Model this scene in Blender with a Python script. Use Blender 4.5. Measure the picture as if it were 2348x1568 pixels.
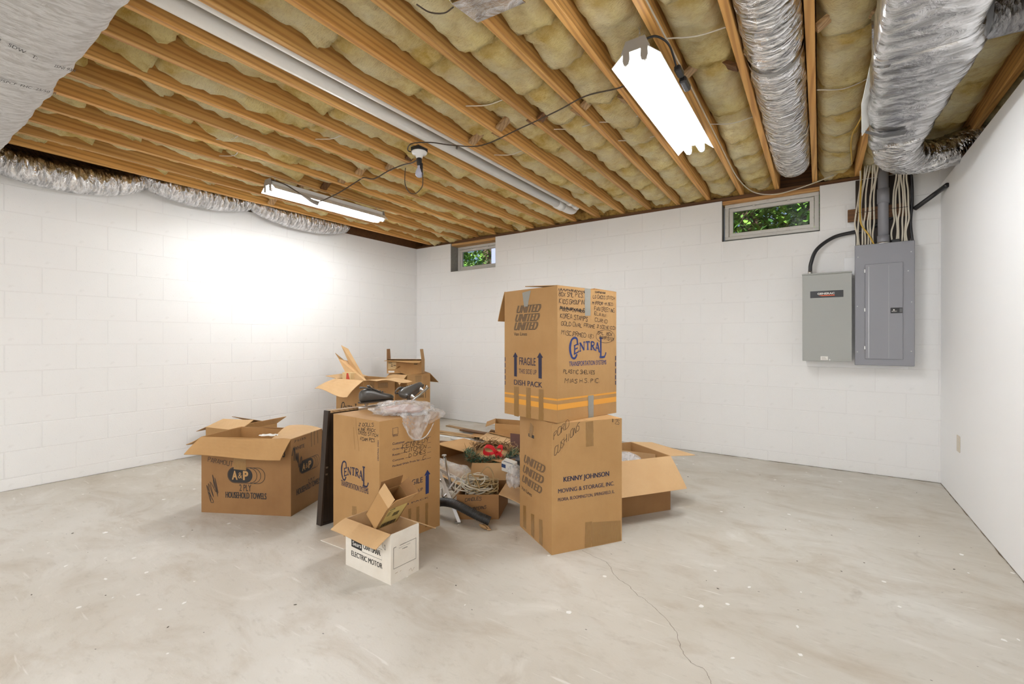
import bpy, bmesh, math, random
from mathutils import Vector, Matrix, noise
for o in list(bpy.data.objects): bpy.data.objects.remove(o)
SC = bpy.context.scene
COL = SC.collection
PI = math.pi
R = math.radians

# ------------------------------------------------------------------ camera
FPX, CX, HY, CH = 1042.0, 1174.0, 778.0, 1.15
YAW = math.atan((1880 - CX) / FPX)
cam_d = bpy.data.cameras.new('camera')
cam_d.sensor_width = 36.0
cam_d.sensor_fit = 'HORIZONTAL'
cam_d.lens = FPX / 2348 * 36
cam_d.shift_y = -6 / 2348
cam_d.clip_start = 0.02
cam = bpy.data.objects.new('camera', cam_d)
COL.objects.link(cam)
cam.location = (0, 0, CH)
cam.rotation_euler = (PI / 2, 0, YAW)
SC.camera = cam

# ------------------------------------------------------------------ world, exposure
SC.view_settings.view_transform = 'Standard'
SC.view_settings.look = 'None'
SC.view_settings.gamma = 1
SC.view_settings.use_curve_mapping = False
SC.view_settings.exposure = 0.16
w = bpy.data.worlds.new('world')
SC.world = w
w.use_nodes = True
wn = w.node_tree
wn.nodes.clear()
sky = wn.nodes.new('ShaderNodeTexSky')
sky.sky_type = 'NISHITA'
sky.sun_elevation = R(48)
sky.sun_rotation = R(160)
sky.sun_disc = True
sky.sun_size = R(3)
bg = wn.nodes.new('ShaderNodeBackground')
bg.inputs['Strength'].default_value = 0.11
wo = wn.nodes.new('ShaderNodeOutputWorld')
wn.links.new(sky.outputs[0], bg.inputs['Color'])
wn.links.new(bg.outputs[0], wo.inputs['Surface'])

# ------------------------------------------------------------------ lamps of the part of the basement behind the camera, and an added fill
def area(name, loc, rot, sx, sy, power, col=(0.95, 0.98, 1.0)):
    d = bpy.data.lights.new(name, 'AREA')
    d.shape = 'RECTANGLE'
    d.size, d.size_y = sx, sy
    d.energy = power
    d.color = col
    o = bpy.data.objects.new(name, d)
    COL.objects.link(o)
    o.location = loc
    o.rotation_euler = rot
    o['kind'] = 'light'
    return o
area('rear_ceiling_light', (-0.9, -1.9, 2.45), (R(4), 0, R(10)), 2.2, 1.6, 66)
area('rear_ceiling_light', (-3.6, -1.8, 2.45), (R(4), 0, R(0)), 2.2, 1.6, 38)
# added unseen fill light at the rear, brightening the fronts of things
area('rear_fill_light', (-0.6, -2.6, 1.3), (R(88), 0, R(12)), 2.6, 1.6, 22)

# ------------------------------------------------------------------ pixel to point helpers (a ray of the calibrated view met with a real plane)
FW = (-math.sin(YAW), math.cos(YAW))
RT = (math.cos(YAW), math.sin(YAW))
def ray(px, py):
    u = (px - CX) / FPX
    v = (HY - py) / FPX
    return Vector((FW[0] + u * RT[0], FW[1] + u * RT[1], v))
CAMP = Vector((0, 0, CH))
def onz(px, py, z):
    r = ray(px, py)
    return CAMP + r * ((z - CH) / r.z)
def onx(px, py, x):
    r = ray(px, py)
    return CAMP + r * (x / r.x)
def ony(px, py, y):
    r = ray(px, py)
    return CAMP + r * (y / r.y)
def ond(px, py, d):
    return CAMP + ray(px, py) * d

# ------------------------------------------------------------------ material helpers
class NT:
    def __init__(s, name):
        s.m = bpy.data.materials.new(name)
        s.m.use_nodes = True
        s.t = s.m.node_tree
        s.b = s.t.nodes['Principled BSDF']
        s.out = s.t.nodes['Material Output']
        s._c = None
    def n(s, typ, **kw):
        nd = s.t.nodes.new('ShaderNode' + typ)
        for k, v in kw.items():
            k2 = k.replace('_', ' ')
            tgt = None
            for i in nd.inputs:
                if i.name.lower() == k2.lower():
                    tgt = i
                    break
            if tgt is None:
                setattr(nd, k, v)
            elif hasattr(v, 'is_output') or isinstance(v, bpy.types.NodeSocket):
                s.t.links.new(v, tgt)
            else:
                tgt.default_value = v
        return nd
    def co(s, kind='Object'):
        if s._c is None:
            s._c = s.t.nodes.new('ShaderNodeTexCoord')
        return s._c.outputs[kind]
    def mapped(s, scale=(1, 1, 1), kind='Object', rot=(0, 0, 0), loc=(0, 0, 0)):
        m = s.t.nodes.new('ShaderNodeMapping')
        m.inputs['Scale'].default_value = scale
        m.inputs['Rotation'].default_value = rot
        m.inputs['Location'].default_value = loc
        s.t.links.new(s.co(kind), m.inputs['Vector'])
        return m.outputs[0]
    def noise(s, scale, detail=3, rough=0.55, vec=None, dist=0):
        return s.n('TexNoise', Scale=scale, Detail=detail, Roughness=rough, Distortion=dist, Vector=vec if vec is not None else s.co()).outputs[0]
    def ramp(s, fac, stops):
        r = s.t.nodes.new('ShaderNodeValToRGB')
        el = r.color_ramp.elements
        while len(el) < len(stops):
            el.new(0.5)
        for e, (p, c) in zip(el, stops):
            e.position = p
            e.color = (c[0], c[1], c[2], 1) if not isinstance(c, (int, float)) else (c, c, c, 1)
        s.t.links.new(fac, r.inputs[0])
        return r.outputs[0]
    def mix(s, a, b, fac, mode='MIX'):
        x = s.t.nodes.new('ShaderNodeMix')
        x.data_type = 'RGBA'
        x.blend_type = mode
        for i, v in ((0, fac), (6, a), (7, b)):
            if isinstance(v, bpy.types.NodeSocket):
                s.t.links.new(v, x.inputs[i])
            elif i == 0:
                x.inputs[0].default_value = v
            else:
                x.inputs[i].default_value = (v[0], v[1], v[2], 1)
        return x.outputs[2]
    def math(s, op, a, b=0.5):
        x = s.t.nodes.new('ShaderNodeMath')
        x.operation = op
        for i, v in enumerate((a, b)):
            if isinstance(v, bpy.types.NodeSocket):
                s.t.links.new(v, x.inputs[i])
            else:
                x.inputs[i].default_value = v
        return x.outputs[0]
    def set(s, **kw):
        for k, v in kw.items():
            i = s.b.inputs[k.replace('_', ' ')]
            if isinstance(v, bpy.types.NodeSocket):
                s.t.links.new(v, i)
            else:
                i.default_value = (*v, 1) if isinstance(v, tuple) and len(v) == 3 else v
        return s
    def bump(s, h, strength=0.3, dist=0.01):
        b = s.t.nodes.new('ShaderNodeBump')
        b.inputs['Strength'].default_value = strength
        b.inputs['Distance'].default_value = dist
        s.t.links.new(h, b.inputs['Height'])
        s.t.links.new(b.outputs[0], s.b.inputs['Normal'])
        return s

def srgb(r, g, b):
    f = lambda c: (c / 12.92 if c <= 0.04045 else ((c + 0.055) / 1.055) ** 2.4)
    return (f(r / 255), f(g / 255), f(b / 255))
MAT = {}
def plain(name, col, rough=0.6, metal=0.0, **kw):
    t = NT(name)
    t.set(Base_Color=col, Roughness=rough, Metallic=metal, **kw)
    MAT[name] = t.m
    return t

# painted concrete block
t = NT('painted_block')
big = t.noise(1.6, 4)
pit = t.noise(95, 2, 0.6)
pm = t.ramp(pit, [(0.26, 1.0), (0.33, 0.0)])
sc = t.noise(7, 5, 0.65)
dirt = t.ramp(sc, [(0.66, 0.0), (0.82, 0.35)])
c = t.mix((0.84, 0.83, 0.82), (0.89, 0.885, 0.875), big)
c = t.mix(c, (0.42, 0.40, 0.38), t.math('MULTIPLY', pm, 0.5))
c = t.mix(c, (0.60, 0.58, 0.55), dirt)
t.set(Base_Color=c, Roughness=0.75)
gr = t.noise(160, 3, 0.6)
t.bump(t.math('SUBTRACT', gr, t.math('MULTIPLY', pm, 1.2)), 0.35, 0.004)
MAT['painted_block'] = t.m
t = NT('mortar'); t.set(Base_Color=(0.83, 0.82, 0.81), Roughness=0.85); t.bump(t.noise(70, 3), 0.3, 0.003); MAT['mortar'] = t.m
t = NT('raw_block')
t.set(Base_Color=t.mix((0.22, 0.22, 0.20), (0.38, 0.37, 0.34), t.noise(60, 3)), Roughness=0.9)
t.bump(t.noise(90, 3), 0.5, 0.005)
MAT['raw_block'] = t.m
t = NT('drywall')
t.set(Base_Color=t.mix((0.89, 0.89, 0.895), (0.92, 0.92, 0.925), t.noise(2, 3)), Roughness=0.6)
t.bump(t.noise(140, 2), 0.05, 0.002)
MAT['drywall'] = t.m

# concrete floor
t = NT('concrete')
v = t.mapped((1, 1, 1))
b1 = t.noise(0.55, 6, 0.6, v)
b2 = t.noise(2.1, 7, 0.65, t.mapped((1, 1.8, 1), loc=(3, 1, 0)), 0.6)
b3 = t.noise(14, 6, 0.7, t.mapped((1, 2.2, 1)))
c = t.mix(srgb(190, 182, 168), srgb(210, 206, 198), t.ramp(b1, [(0.35, 0.0), (0.65, 1.0)]))
c = t.mix(c, srgb(166, 150, 128), t.ramp(b2, [(0.50, 0.0), (0.74, 0.6)]))
c = t.mix(c, srgb(226, 223, 216), t.ramp(b2, [(0.24, 0.6), (0.42, 0.0)]))
c = t.mix(c, srgb(150, 141, 126), t.ramp(b3, [(0.55, 0.0), (0.80, 0.45)]))
st = t.noise(3.4, 5, 0.6, t.mapped((1, 1, 1), loc=(7, 3, 0)), 1.0)
c = t.mix(c, srgb(128, 110, 94), t.ramp(st, [(0.66, 0.0), (0.80, 0.45)]))
vo = t.n('TexVoronoi', Scale=9.0, Vector=t.mapped((1, 1, 1), loc=(0.3, 0.2, 0)))
vr = t.n('SeparateColor', Color=vo.outputs['Color'])
spot = t.math('MULTIPLY', t.math('LESS_THAN', vo.outputs['Distance'], 0.085), t.math('GREATER_THAN', vr.outputs[0], 0.72))
spotw = t.math('MULTIPLY', spot, t.math('GREATER_THAN', vr.outputs[1], 0.35))
c = t.mix(c, srgb(238, 236, 232), t.math('MULTIPLY', spotw, 0.85))
vo2 = t.n('TexVoronoi', Scale=13.0, Vector=t.mapped((1, 1.6, 1), loc=(5.3, 2.2, 0)))
vr2 = t.n('SeparateColor', Color=vo2.outputs['Color'])
sp2 = t.math('MULTIPLY', t.math('LESS_THAN', vo2.outputs['Distance'], 0.06), t.math('GREATER_THAN', vr2.outputs[0], 0.82))
c = t.mix(c, srgb(96, 90, 82), t.math('MULTIPLY', sp2, 0.75))
scr = t.noise(9, 4, 0.5, t.mapped((0.5, 6, 1), rot=(0, 0, R(35))), 0.3)
c = t.mix(c, srgb(232, 229, 224), t.ramp(scr, [(0.66, 0.0), (0.74, 0.5)]))
t.set(Base_Color=c, Roughness=t.ramp(b2, [(0.3, 0.42), (0.7, 0.62)]))
t.bump(t.math('ADD', b3, t.noise(120, 2)), 0.12, 0.004)
MAT['concrete'] = t.m
plain('crack', srgb(120, 110, 98), 0.9)

# lumber
def lumber(name, ca, cb, cdark, axis='y', rough=0.6):
    t = NT(name)
    sx = {'y': (22, 0.8, 22), 'x': (0.8, 22, 22), 'z': (22, 22, 0.8)}[axis]
    info = t.n('ObjectInfo')
    mp = t.t.nodes.new('ShaderNodeVectorMath')
    mp.operation = 'ADD'
    rv = t.n('CombineXYZ', X=t.math('MULTIPLY', info.outputs['Random'], 37.0), Y=t.math('MULTIPLY', info.outputs['Random'], 91.0), Z=0.0)
    t.t.links.new(t.mapped(sx), mp.inputs[0])
    t.t.links.new(rv.outputs[0], mp.inputs[1])
    g = t.n('TexNoise', Scale=1.0, Detail=5.0, Roughness=0.6, Distortion=0.5, Vector=mp.outputs[0]).outputs[0]
    wv = t.n('TexWave', Scale=0.9, Distortion=5.0, Detail=2.0, Vector=mp.outputs[0], wave_type='BANDS', bands_direction='DIAGONAL').outputs[1]
    c = t.mix(ca, cb, t.ramp(g, [(0.3, 0.0), (0.7, 1.0)]))
    c = t.mix(c, cdark, t.ramp(wv, [(0.45, 0.0), (0.95, 0.5)]))
    kn = t.n('TexVoronoi', Scale=1.3, Vector=t.mapped({'y': (5, 1.1, 5), 'x': (1.1, 5, 5), 'z': (5, 5, 1.1)}[axis])).outputs['Distance']
    c = t.mix(c, tuple(x * 0.35 for x in cdark), t.ramp(kn, [(0.04, 0.8), (0.10, 0.0)]))
    hue = t.n('HueSaturation', Color=c, Value=t.math('ADD', t.math('MULTIPLY', info.outputs['Random'], 0.35), 0.84))
    t.set(Base_Color=hue.outputs[0], Roughness=rough)
    t.bump(g, 0.15, 0.002)
    MAT[name] = t.m
lumber('joist_wood', srgb(222, 176, 106), srgb(202, 148, 78), srgb(152, 98, 42))
lumber('joist_wood_x', srgb(214, 172, 114), srgb(190, 142, 84), srgb(150, 100, 50), 'x')
lumber('old_wood', srgb(122, 82, 42), srgb(92, 58, 28), srgb(62, 38, 18), 'x')
lumber('trim_wood', srgb(196, 164, 120), srgb(168, 132, 88), srgb(120, 86, 52), 'x')
lumber('dark_wood', srgb(58, 42, 30), srgb(42, 30, 22), srgb(28, 20, 14), 'z', 0.45)
plain('subfloor', srgb(150, 112, 66), 0.8)

# fibreglass batt
t = NT('fiberglass')
n1 = t.noise(7, 6, 0.65)
n2 = t.noise(60, 5, 0.7, t.mapped((1, 3, 1)))
n3 = t.noise(2.2, 4, 0.6)
c = t.mix(srgb(214, 178, 94), srgb(252, 233, 168), t.ramp(n1, [(0.30, 0.0), (0.58, 1.0)]))
c = t.mix(c, srgb(255, 247, 218), t.ramp(n3, [(0.52, 0.0), (0.72, 0.7)]))
c = t.mix(c, srgb(176, 138, 66), t.ramp(n2, [(0.50, 0.0), (0.78, 0.40)]))
t.set(Base_Color=c, Roughness=1.0)
t.b.inputs['Specular IOR Level'].default_value = 0.05
t.bump(t.math('ADD', n2, t.math('MULTIPLY', n1, 1.5)), 0.9, 0.02)
MAT['fiberglass'] = t.m
t = NT('old_fiberglass')
n1 = t.noise(9, 6, 0.7)
t.set(Base_Color=t.mix(srgb(112, 80, 36), srgb(206, 168, 90), t.ramp(n1, [(0.35, 0), (0.68, 1)])), Roughness=1.0)
t.bump(t.noise(45, 5, 0.7), 0.9, 0.02)
MAT['old_fiberglass'] = t.m

# foil
def foil(name, col, rough, sc, strength, stretch=(1, 1, 1), metal=1.0):
    t = NT(name)
    vec = t.mapped(stretch)
    vo = t.n('TexVoronoi', Scale=sc, Vector=vec, feature='F1').outputs['Distance']
    n = t.noise(sc * 0.7, 5, 0.6, vec, 0.8)
    t.set(Base_Color=t.mix(tuple(x * 0.55 for x in col), col, t.ramp(n, [(0.38, 0.0), (0.58, 1.0)])), Roughness=rough, Metallic=metal)  # darker mottling puts dark reflections into the base colour
    t.bump(t.math('ADD', t.math('MULTIPLY', vo, 0.6), n), strength, 0.03)
    MAT[name] = t.m
foil('foil', (0.90, 0.90, 0.91), 0.17, 12, 1.0, (1, 3.4, 1))
foil('foil_flat', (0.82, 0.82, 0.83), 0.25, 11, 0.32, (1, 1.8, 1))
foil('foil_dark', (0.42, 0.42, 0.43), 0.35, 34, 0.8, (2.6, 1, 1))
t = NT('duct_wrap')
n = t.noise(16, 5, 0.6, t.mapped((3.2, 1, 1)), 0.8)
t.set(Base_Color=t.mix((0.50, 0.48, 0.46), (0.70, 0.69, 0.68), t.ramp(n, [(0.38, 0.0), (0.58, 1.0)])), Roughness=0.42, Metallic=0.25)
t.bump(n, 0.8, 0.025)
MAT['duct_wrap'] = t.m

# cardboard
def kraft(name, ca, cb, lines=170.0, rough=0.75):
    t = NT(name)
    n = t.noise(3.2, 5, 0.6)
    f = t.noise(120, 3, 0.6)
    wv = t.n('TexWave', Scale=lines / 10, Distortion=0.5, Vector=t.mapped((1, 1, 0)), wave_type='BANDS', bands_direction='DIAGONAL').outputs[1]
    c = t.mix(ca, cb, t.ramp(n, [(0.3, 0), (0.7, 1)]))
    c = t.mix(c, tuple(x * 0.8 for x in ca), t.ramp(f, [(0.5, 0.0), (0.8, 0.35)]))
    c = t.mix(c, tuple(x * 0.9 for x in ca), t.math('MULTIPLY', wv, 0.12))
    t.set(Base_Color=c, Roughness=rough)
    t.bump(t.math('ADD', t.math('MULTIPLY', wv, 0.5), t.noise(9, 3)), 0.10, 0.004)
    MAT[name] = t.m
kraft('kraft', srgb(186, 145, 94), srgb(170, 128, 78))
kraft('kraft_pale', srgb(208, 172, 126), srgb(196, 157, 110))
kraft('kraft_dark', srgb(156, 115, 70), srgb(140, 100, 58))
kraft('kraft_white', srgb(236, 230, 220), srgb(218, 208, 192))
t = NT('packing_tape')
n = t.noise(30, 3, 0.6, t.mapped((4, 4, 1)))
t.set(Base_Color=t.mix(srgb(142, 106, 60), srgb(160, 124, 76), n), Roughness=0.22)
t.bump(n, 0.25, 0.003)
MAT['packing_tape'] = t.m
plain('grey_tape', srgb(150, 148, 140), 0.35)
plain('duct_tape', srgb(96, 96, 98), 0.45)
plain('ink_black', srgb(44, 40, 38), 0.7)
plain('ink_blue', srgb(34, 52, 108), 0.7)
plain('ink_navy', srgb(40, 40, 66), 0.7)
plain('ink_marker', srgb(46, 40, 36), 0.6)
plain('ink_orange', srgb(228, 160, 62), 0.7)
plain('kraft_print', srgb(178, 138, 88), 0.75)
plain('paper_white', srgb(232, 230, 224), 0.7)
plain('paper_tan', srgb(214, 188, 140), 0.7)
plain('paper_yellow', srgb(206, 182, 112), 0.7)
t = NT('ink_striped')
wv = t.math('FRACT', t.math('MULTIPLY', t.n('SeparateXYZ', Vector=t.co()).outputs[2], 140.0), 0)
t.set(Base_Color=t.mix(srgb(188, 148, 94), srgb(58, 50, 46), t.math('GREATER_THAN', wv, 0.30)), Roughness=0.7)
MAT['ink_striped'] = t.m

# metals, plastics
plain('grey_enamel', srgb(142, 142, 148), 0.45)
plain('grey_enamel_pale', srgb(160, 161, 156), 0.45)
plain('grey_pvc', srgb(134, 134, 140), 0.4)
plain('black_plastic', (0.018, 0.018, 0.02), 0.4)
plain('black_rubber', (0.022, 0.021, 0.02), 0.55)
plain('steel', (0.62, 0.62, 0.62), 0.3, 1.0)
plain('dull_steel', (0.42, 0.41, 0.39), 0.42, 1.0)
plain('white_plastic', (0.80, 0.80, 0.78), 0.35)
plain('beige_plastic', srgb(214, 204, 188), 0.45)
plain('white_enamel', (0.86, 0.87, 0.88), 0.3)
plain('porcelain', (0.86, 0.86, 0.85), 0.2)
plain('cable_white', srgb(214, 206, 188), 0.5)
plain('cable_yellow', srgb(206, 168, 70), 0.5)
plain('cable_black', (0.02, 0.02, 0.022), 0.45)
plain('cable_brown', srgb(70, 56, 42), 0.5)
t = NT('white_pvc')
n = t.noise(9, 5, 0.65, t.mapped((3, 0.7, 3)))
t.set(Base_Color=t.mix((0.90, 0.89, 0.86), (0.55, 0.51, 0.44), t.ramp(n, [(0.60, 0.0), (0.8, 0.45)])), Roughness=0.35)
MAT['white_pvc'] = t.m
t = NT('tube_glow')
t.set(Base_Color=(1, 1, 1), Emission_Color=(0.96, 0.985, 1.0), Emission_Strength=82.0)
MAT['tube_glow'] = t.m
t = NT('bulb_glass')
t.set(Base_Color=srgb(190, 194, 214), Roughness=0.25)
MAT['bulb_glass'] = t.m
t = NT('window_glass')
t.set(Base_Color=(0.95, 0.98, 0.97), Roughness=0.02, IOR=1.45, Transmission_Weight=1.0)
MAT['window_glass'] = t.m
t = NT('clear_plastic')
n = t.noise(11, 4, 0.6, None, 0.8)
t.set(Base_Color=(0.93, 0.93, 0.94), Roughness=0.14, Alpha=t.ramp(n, [(0.35, 0.16), (0.72, 0.58)]))
t.bump(n, 0.9, 0.012)
MAT['clear_plastic'] = t.m
t = NT('window_paint')
n = t.noise(25, 4, 0.65)
t.set(Base_Color=t.mix((0.68, 0.66, 0.62), (0.45, 0.41, 0.35), t.ramp(n, [(0.58, 0.0), (0.75, 0.6)])), Roughness=0.5)
MAT['window_paint'] = t.m

# ------------------------------------------------------------------ mesh helpers
class MB:
    def __init__(s):
        s.v, s.f, s.mi = [], [], []
    def add(s, vs, fs, m=0):
        o = len(s.v)
        s.v += [tuple(v) for v in vs]
        for f in fs:
            s.f.append(tuple(i + o for i in f))
            s.mi.append(m)
        return s
    def box(s, x0, x1, y0, y1, z0, z1, m=0, T=None):
        vs = [(x0, y0, z0), (x1, y0, z0), (x1, y1, z0), (x0, y1, z0), (x0, y0, z1), (x1, y0, z1), (x1, y1, z1), (x0, y1, z1)]
        if T: vs = [T(Vector(v)) for v in vs]
        return s.add(vs, [(3, 2, 1, 0), (4, 5, 6, 7), (0, 1, 5, 4), (1, 2, 6, 5), (2, 3, 7, 6), (3, 0, 4, 7)], m)
    def cbox(s, x0, x1, y0, y1, z0, z1, c=0.003, m=0, T=None):
        # chamfered box
        vs = []
        X, Y, Z = (x0, x1), (y0, y1), (z0, z1)
        idx = {}
        for i in (0, 1):
            for j in (0, 1):
                for k in (0, 1):
                    dx, dy, dz = (c if i == 0 else -c), (c if j == 0 else -c), (c if k == 0 else -c)
                    b = (X[i], Y[j], Z[k])
                    idx[(i, j, k, 0)] = len(vs); vs.append((b[0], b[1] + dy, b[2] + dz))
                    idx[(i, j, k, 1)] = len(vs); vs.append((b[0] + dx, b[1], b[2] + dz))
                    idx[(i, j, k, 2)] = len(vs); vs.append((b[0] + dx, b[1] + dy, b[2]))
        fs = []
        for a in range(3):
            for e in (0, 1):
                q = []
                for (p, r) in ((0, 0), (1, 0), (1, 1), (0, 1)):
                    kk = [0, 0, 0]
                    kk[a] = e
                    kk[(a + 1) % 3] = p
                    kk[(a + 2) % 3] = r
                    q.append(idx[(*kk, a)])
                fs.append(tuple(q if e else q[::-1]))
        for a in range(3):
            b, cc = (a + 1) % 3, (a + 2) % 3
            for p in (0, 1):
                for r in (0, 1):
                    k0 = [0, 0, 0]; k1 = [0, 0, 0]
                    k0[a] = 0; k1[a] = 1
                    k0[b] = k1[b] = p
                    k0[cc] = k1[cc] = r
                    q = (idx[(*k0, b)], idx[(*k1, b)], idx[(*k1, cc)], idx[(*k0, cc)])
                    fs.append(q if (p == r) == False else q[::-1])
        for i in (0, 1):
            for j in (0, 1):
                for k in (0, 1):
                    q = (idx[(i, j, k, 0)], idx[(i, j, k, 1)], idx[(i, j, k, 2)])
                    fs.append(q if (i + j + k) % 2 else q[::-1])
        if T: vs = [T(Vector(v)) for v in vs]
        return s.add(vs, fs, m)
    def slab(s, pts, th, m=0, n=None):
        # thin plate: polygon pts extruded by th along -normal
        P = [Vector(p) for p in pts]
        if n is None:
            n = (P[1] - P[0]).cross(P[2] - P[0]).normalized()
        k = len(P)
        vs = P + [p - n * th for p in P]
        fs = [tuple(range(k)), tuple(range(2 * k - 1, k - 1, -1))]
        for i in range(k):
            j = (i + 1) % k
            fs.append((i, k + i, k + j, j))
        return s.add(vs, fs, m)
    def prism(s, prof, a, b, T, m=0):
        # profile [(p,q)] extruded from a to b; T(t,p,q) gives the point
        k = len(prof)
        vs = [T(a, p, q) for p, q in prof] + [T(b, p, q) for p, q in prof]
        fs = [tuple(range(k - 1, -1, -1)), tuple(range(k, 2 * k))]
        for i in range(k):
            j = (i + 1) % k
            fs.append((i, j, k + j, k + i))
        return s.add(vs, fs, m)
    def tube(s, path, r, seg=8, m=0, cap=True, rf=None, closed=False, sq=None):
        P = [Vector(p) for p in path]
        n = len(P)
        vs, fs = [], []
        up = Vector((0, 0, 1))
        t0 = (P[1] - P[0]).normalized()
        if abs(t0.dot(up)) > 0.95: up = Vector((1, 0, 0))
        nx = t0.cross(up).normalized()
        for i in range(n):
            if closed:
                tg = (P[(i + 1) % n] - P[i - 1])
            else:
                tg = (P[min(i + 1, n - 1)] - P[max(i - 1, 0)])
            if tg.length < 1e-9: tg = t0.copy()
            tg.normalize()
            nx = nx - tg * nx.dot(tg)
            if nx.length < 1e-6: nx = tg.orthogonal()
            nx.normalize()
            ny = tg.cross(nx)
            rr = r[i] if isinstance(r, (list, tuple)) else r
            for k in range(seg):
                a = 2 * PI * k / seg
                q = rr * (rf(i, k, a) if rf else 1)
                ax, ay = sq if sq else (1, 1)
                vs.append(P[i] + nx * (math.cos(a) * q * ax) + ny * (math.sin(a) * q * ay))
        for i in range(n - (0 if closed else 1)):
            for k in range(seg):
                k2 = (k + 1) % seg
                i2 = (i + 1) % n
                fs.append((i * seg + k, i * seg + k2, i2 * seg + k2, i2 * seg + k))
        if cap and not closed:
            fs.append(tuple(range(seg - 1, -1, -1)))
            fs.append(tuple((n - 1) * seg + k for k in range(seg)))
        return s.add(vs, fs, m)
    def lathe(s, prof, seg=20, m=0, T=None):
        vs, fs = [], []
        for (r, z) in prof:
            for k in range(seg):
                a = 2 * PI * k / seg
                vs.append(Vector((r * math.cos(a), r * math.sin(a), z)))
        if T: vs = [T(v) for v in vs]
        for i in range(len(prof) - 1):
            for k in range(seg):
                k2 = (k + 1) % seg
                fs.append((i * seg + k, i * seg + k2, (i + 1) * seg + k2, (i + 1) * seg + k))
        return s.add(vs, fs, m)
    def grid(s, fn, nu, nv, m=0):
        vs = [fn(i / nu, j / nv) for j in range(nv + 1) for i in range(nu + 1)]
        fs = []
        for j in range(nv):
            for i in range(nu):
                a = j * (nu + 1) + i
                fs.append((a, a + 1, a + nu + 2, a + nu + 1))
        return s.add(vs, fs, m)
    def mesh(s, name, mats, smooth=False):
        me = bpy.data.meshes.new(name)
        me.from_pydata([tuple(v) for v in s.v], [], s.f)
        if not isinstance(mats, (list, tuple)): mats = [mats]
        for mm in mats:
            me.materials.append(MAT[mm] if isinstance(mm, str) else mm)
        if len(mats) > 1:
            me.polygons.foreach_set('material_index', s.mi)
        if smooth:
            me.polygons.foreach_set('use_smooth', [True] * len(me.polygons))
        me.update()
        return me
    def build(s, name, mats, parent=None, smooth=False, loc=None):
        return link(name, s.mesh(name, mats, smooth), parent, loc)

def link(name, me, parent=None, loc=None):
    o = bpy.data.objects.new(name, me)
    COL.objects.link(o)
    if parent is not None: o.parent = parent
    if loc is not None: o.location = loc
    return o
def tag(o, label=None, cat=None, group=None, kind=None):
    if label: o['label'] = label
    if cat: o['category'] = cat
    if group: o['group'] = group
    if kind: o['kind'] = kind
    return o
def thing(name, label, cat, loc=(0, 0, 0), rz=0, group=None):
    o = link(name, None)
    o.location = loc
    o.rotation_euler = (0, 0, rz)
    return tag(o, label, cat, group)
def subsurf(o, lv=2):
    m = o.modifiers.new('smooth', 'SUBSURF')
    m.levels = m.render_levels = lv
    return o
def fr(p, octv=4, H=0.8):
    return noise.fractal(Vector(p), H, 2.0, octv)
def spline(pts, n=12):
    # catmull-rom through the points
    P = [Vector(p) for p in pts]
    P = [P[0] * 2 - P[1]] + P + [P[-1] * 2 - P[-2]]
    out = []
    for i in range(1, len(P) - 2):
        for k in range(n):
            t = k / n
            a, b, c, d = P[i - 1], P[i], P[i + 1], P[i + 2]
            out.append(0.5 * ((2 * b) + (c - a) * t + (2 * a - 5 * b + 4 * c - d) * t * t + (3 * b - a - 3 * c + d) * t ** 3))
    out.append(P[-2])
    return out

# ================================================================== THE SETTING
XL, XR, YB, HW = -5.10, 0.80, 4.93, 2.53
JB, JT = 2.565, 2.795          # joist bottom and top
YR = -3.2                      # rear end of the modelled room
PITCH, CRS = 0.40, 0.2032
random.seed(7)

# floor
b = MB()
b.box(-5.4, 2.2, YR - 0.2, 5.3, -0.12, 0)
floor = tag(b.build('floor', 'concrete'), kind='structure')
def floor_px(pts, ox, oy, s):
    return [onz(ox + x / s, oy + y / s, 0) for x, y in pts]
cr = floor_px([(440, 305), (500, 335), (545, 355), (565, 378), (572, 402), (600, 430), (640, 455), (660, 475), (680, 500), (712, 515), (740, 540), (780, 575), (815, 612), (835, 640), (850, 660), (862, 710), (872, 735), (890, 760), (915, 790), (960, 812), (980, 835), (990, 862), (1010, 900), (1035, 960)], 1100, 1100, 1.8814)
b = MB()
pts = []
for p, q in zip(cr[:-1], cr[1:]):
    for k in range(5):
        t = k / 5
        x = p.lerp(q, t)
        pts.append(x + Vector((fr(x * 30) * 0.006, fr(x * 30 + Vector((5, 5, 5))) * 0.006, 0)))
vs, fs = [], []
for i, p in enumerate(pts):
    tg = (pts[min(i + 1, len(pts) - 1)] - pts[max(i - 1, 0)]).normalized()
    nn = Vector((-tg.y, tg.x, 0)) * (0.0007 + 0.0009 * abs(fr(p * 20)))
    vs += [p + nn + Vector((0, 0, 0.0006)), p - nn + Vector((0, 0, 0.0006))]
    if i: fs.append((2 * i - 2, 2 * i - 1, 2 * i + 1, 2 * i))
b.add(vs, fs)
b.build('crack', 'crack', floor)

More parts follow.
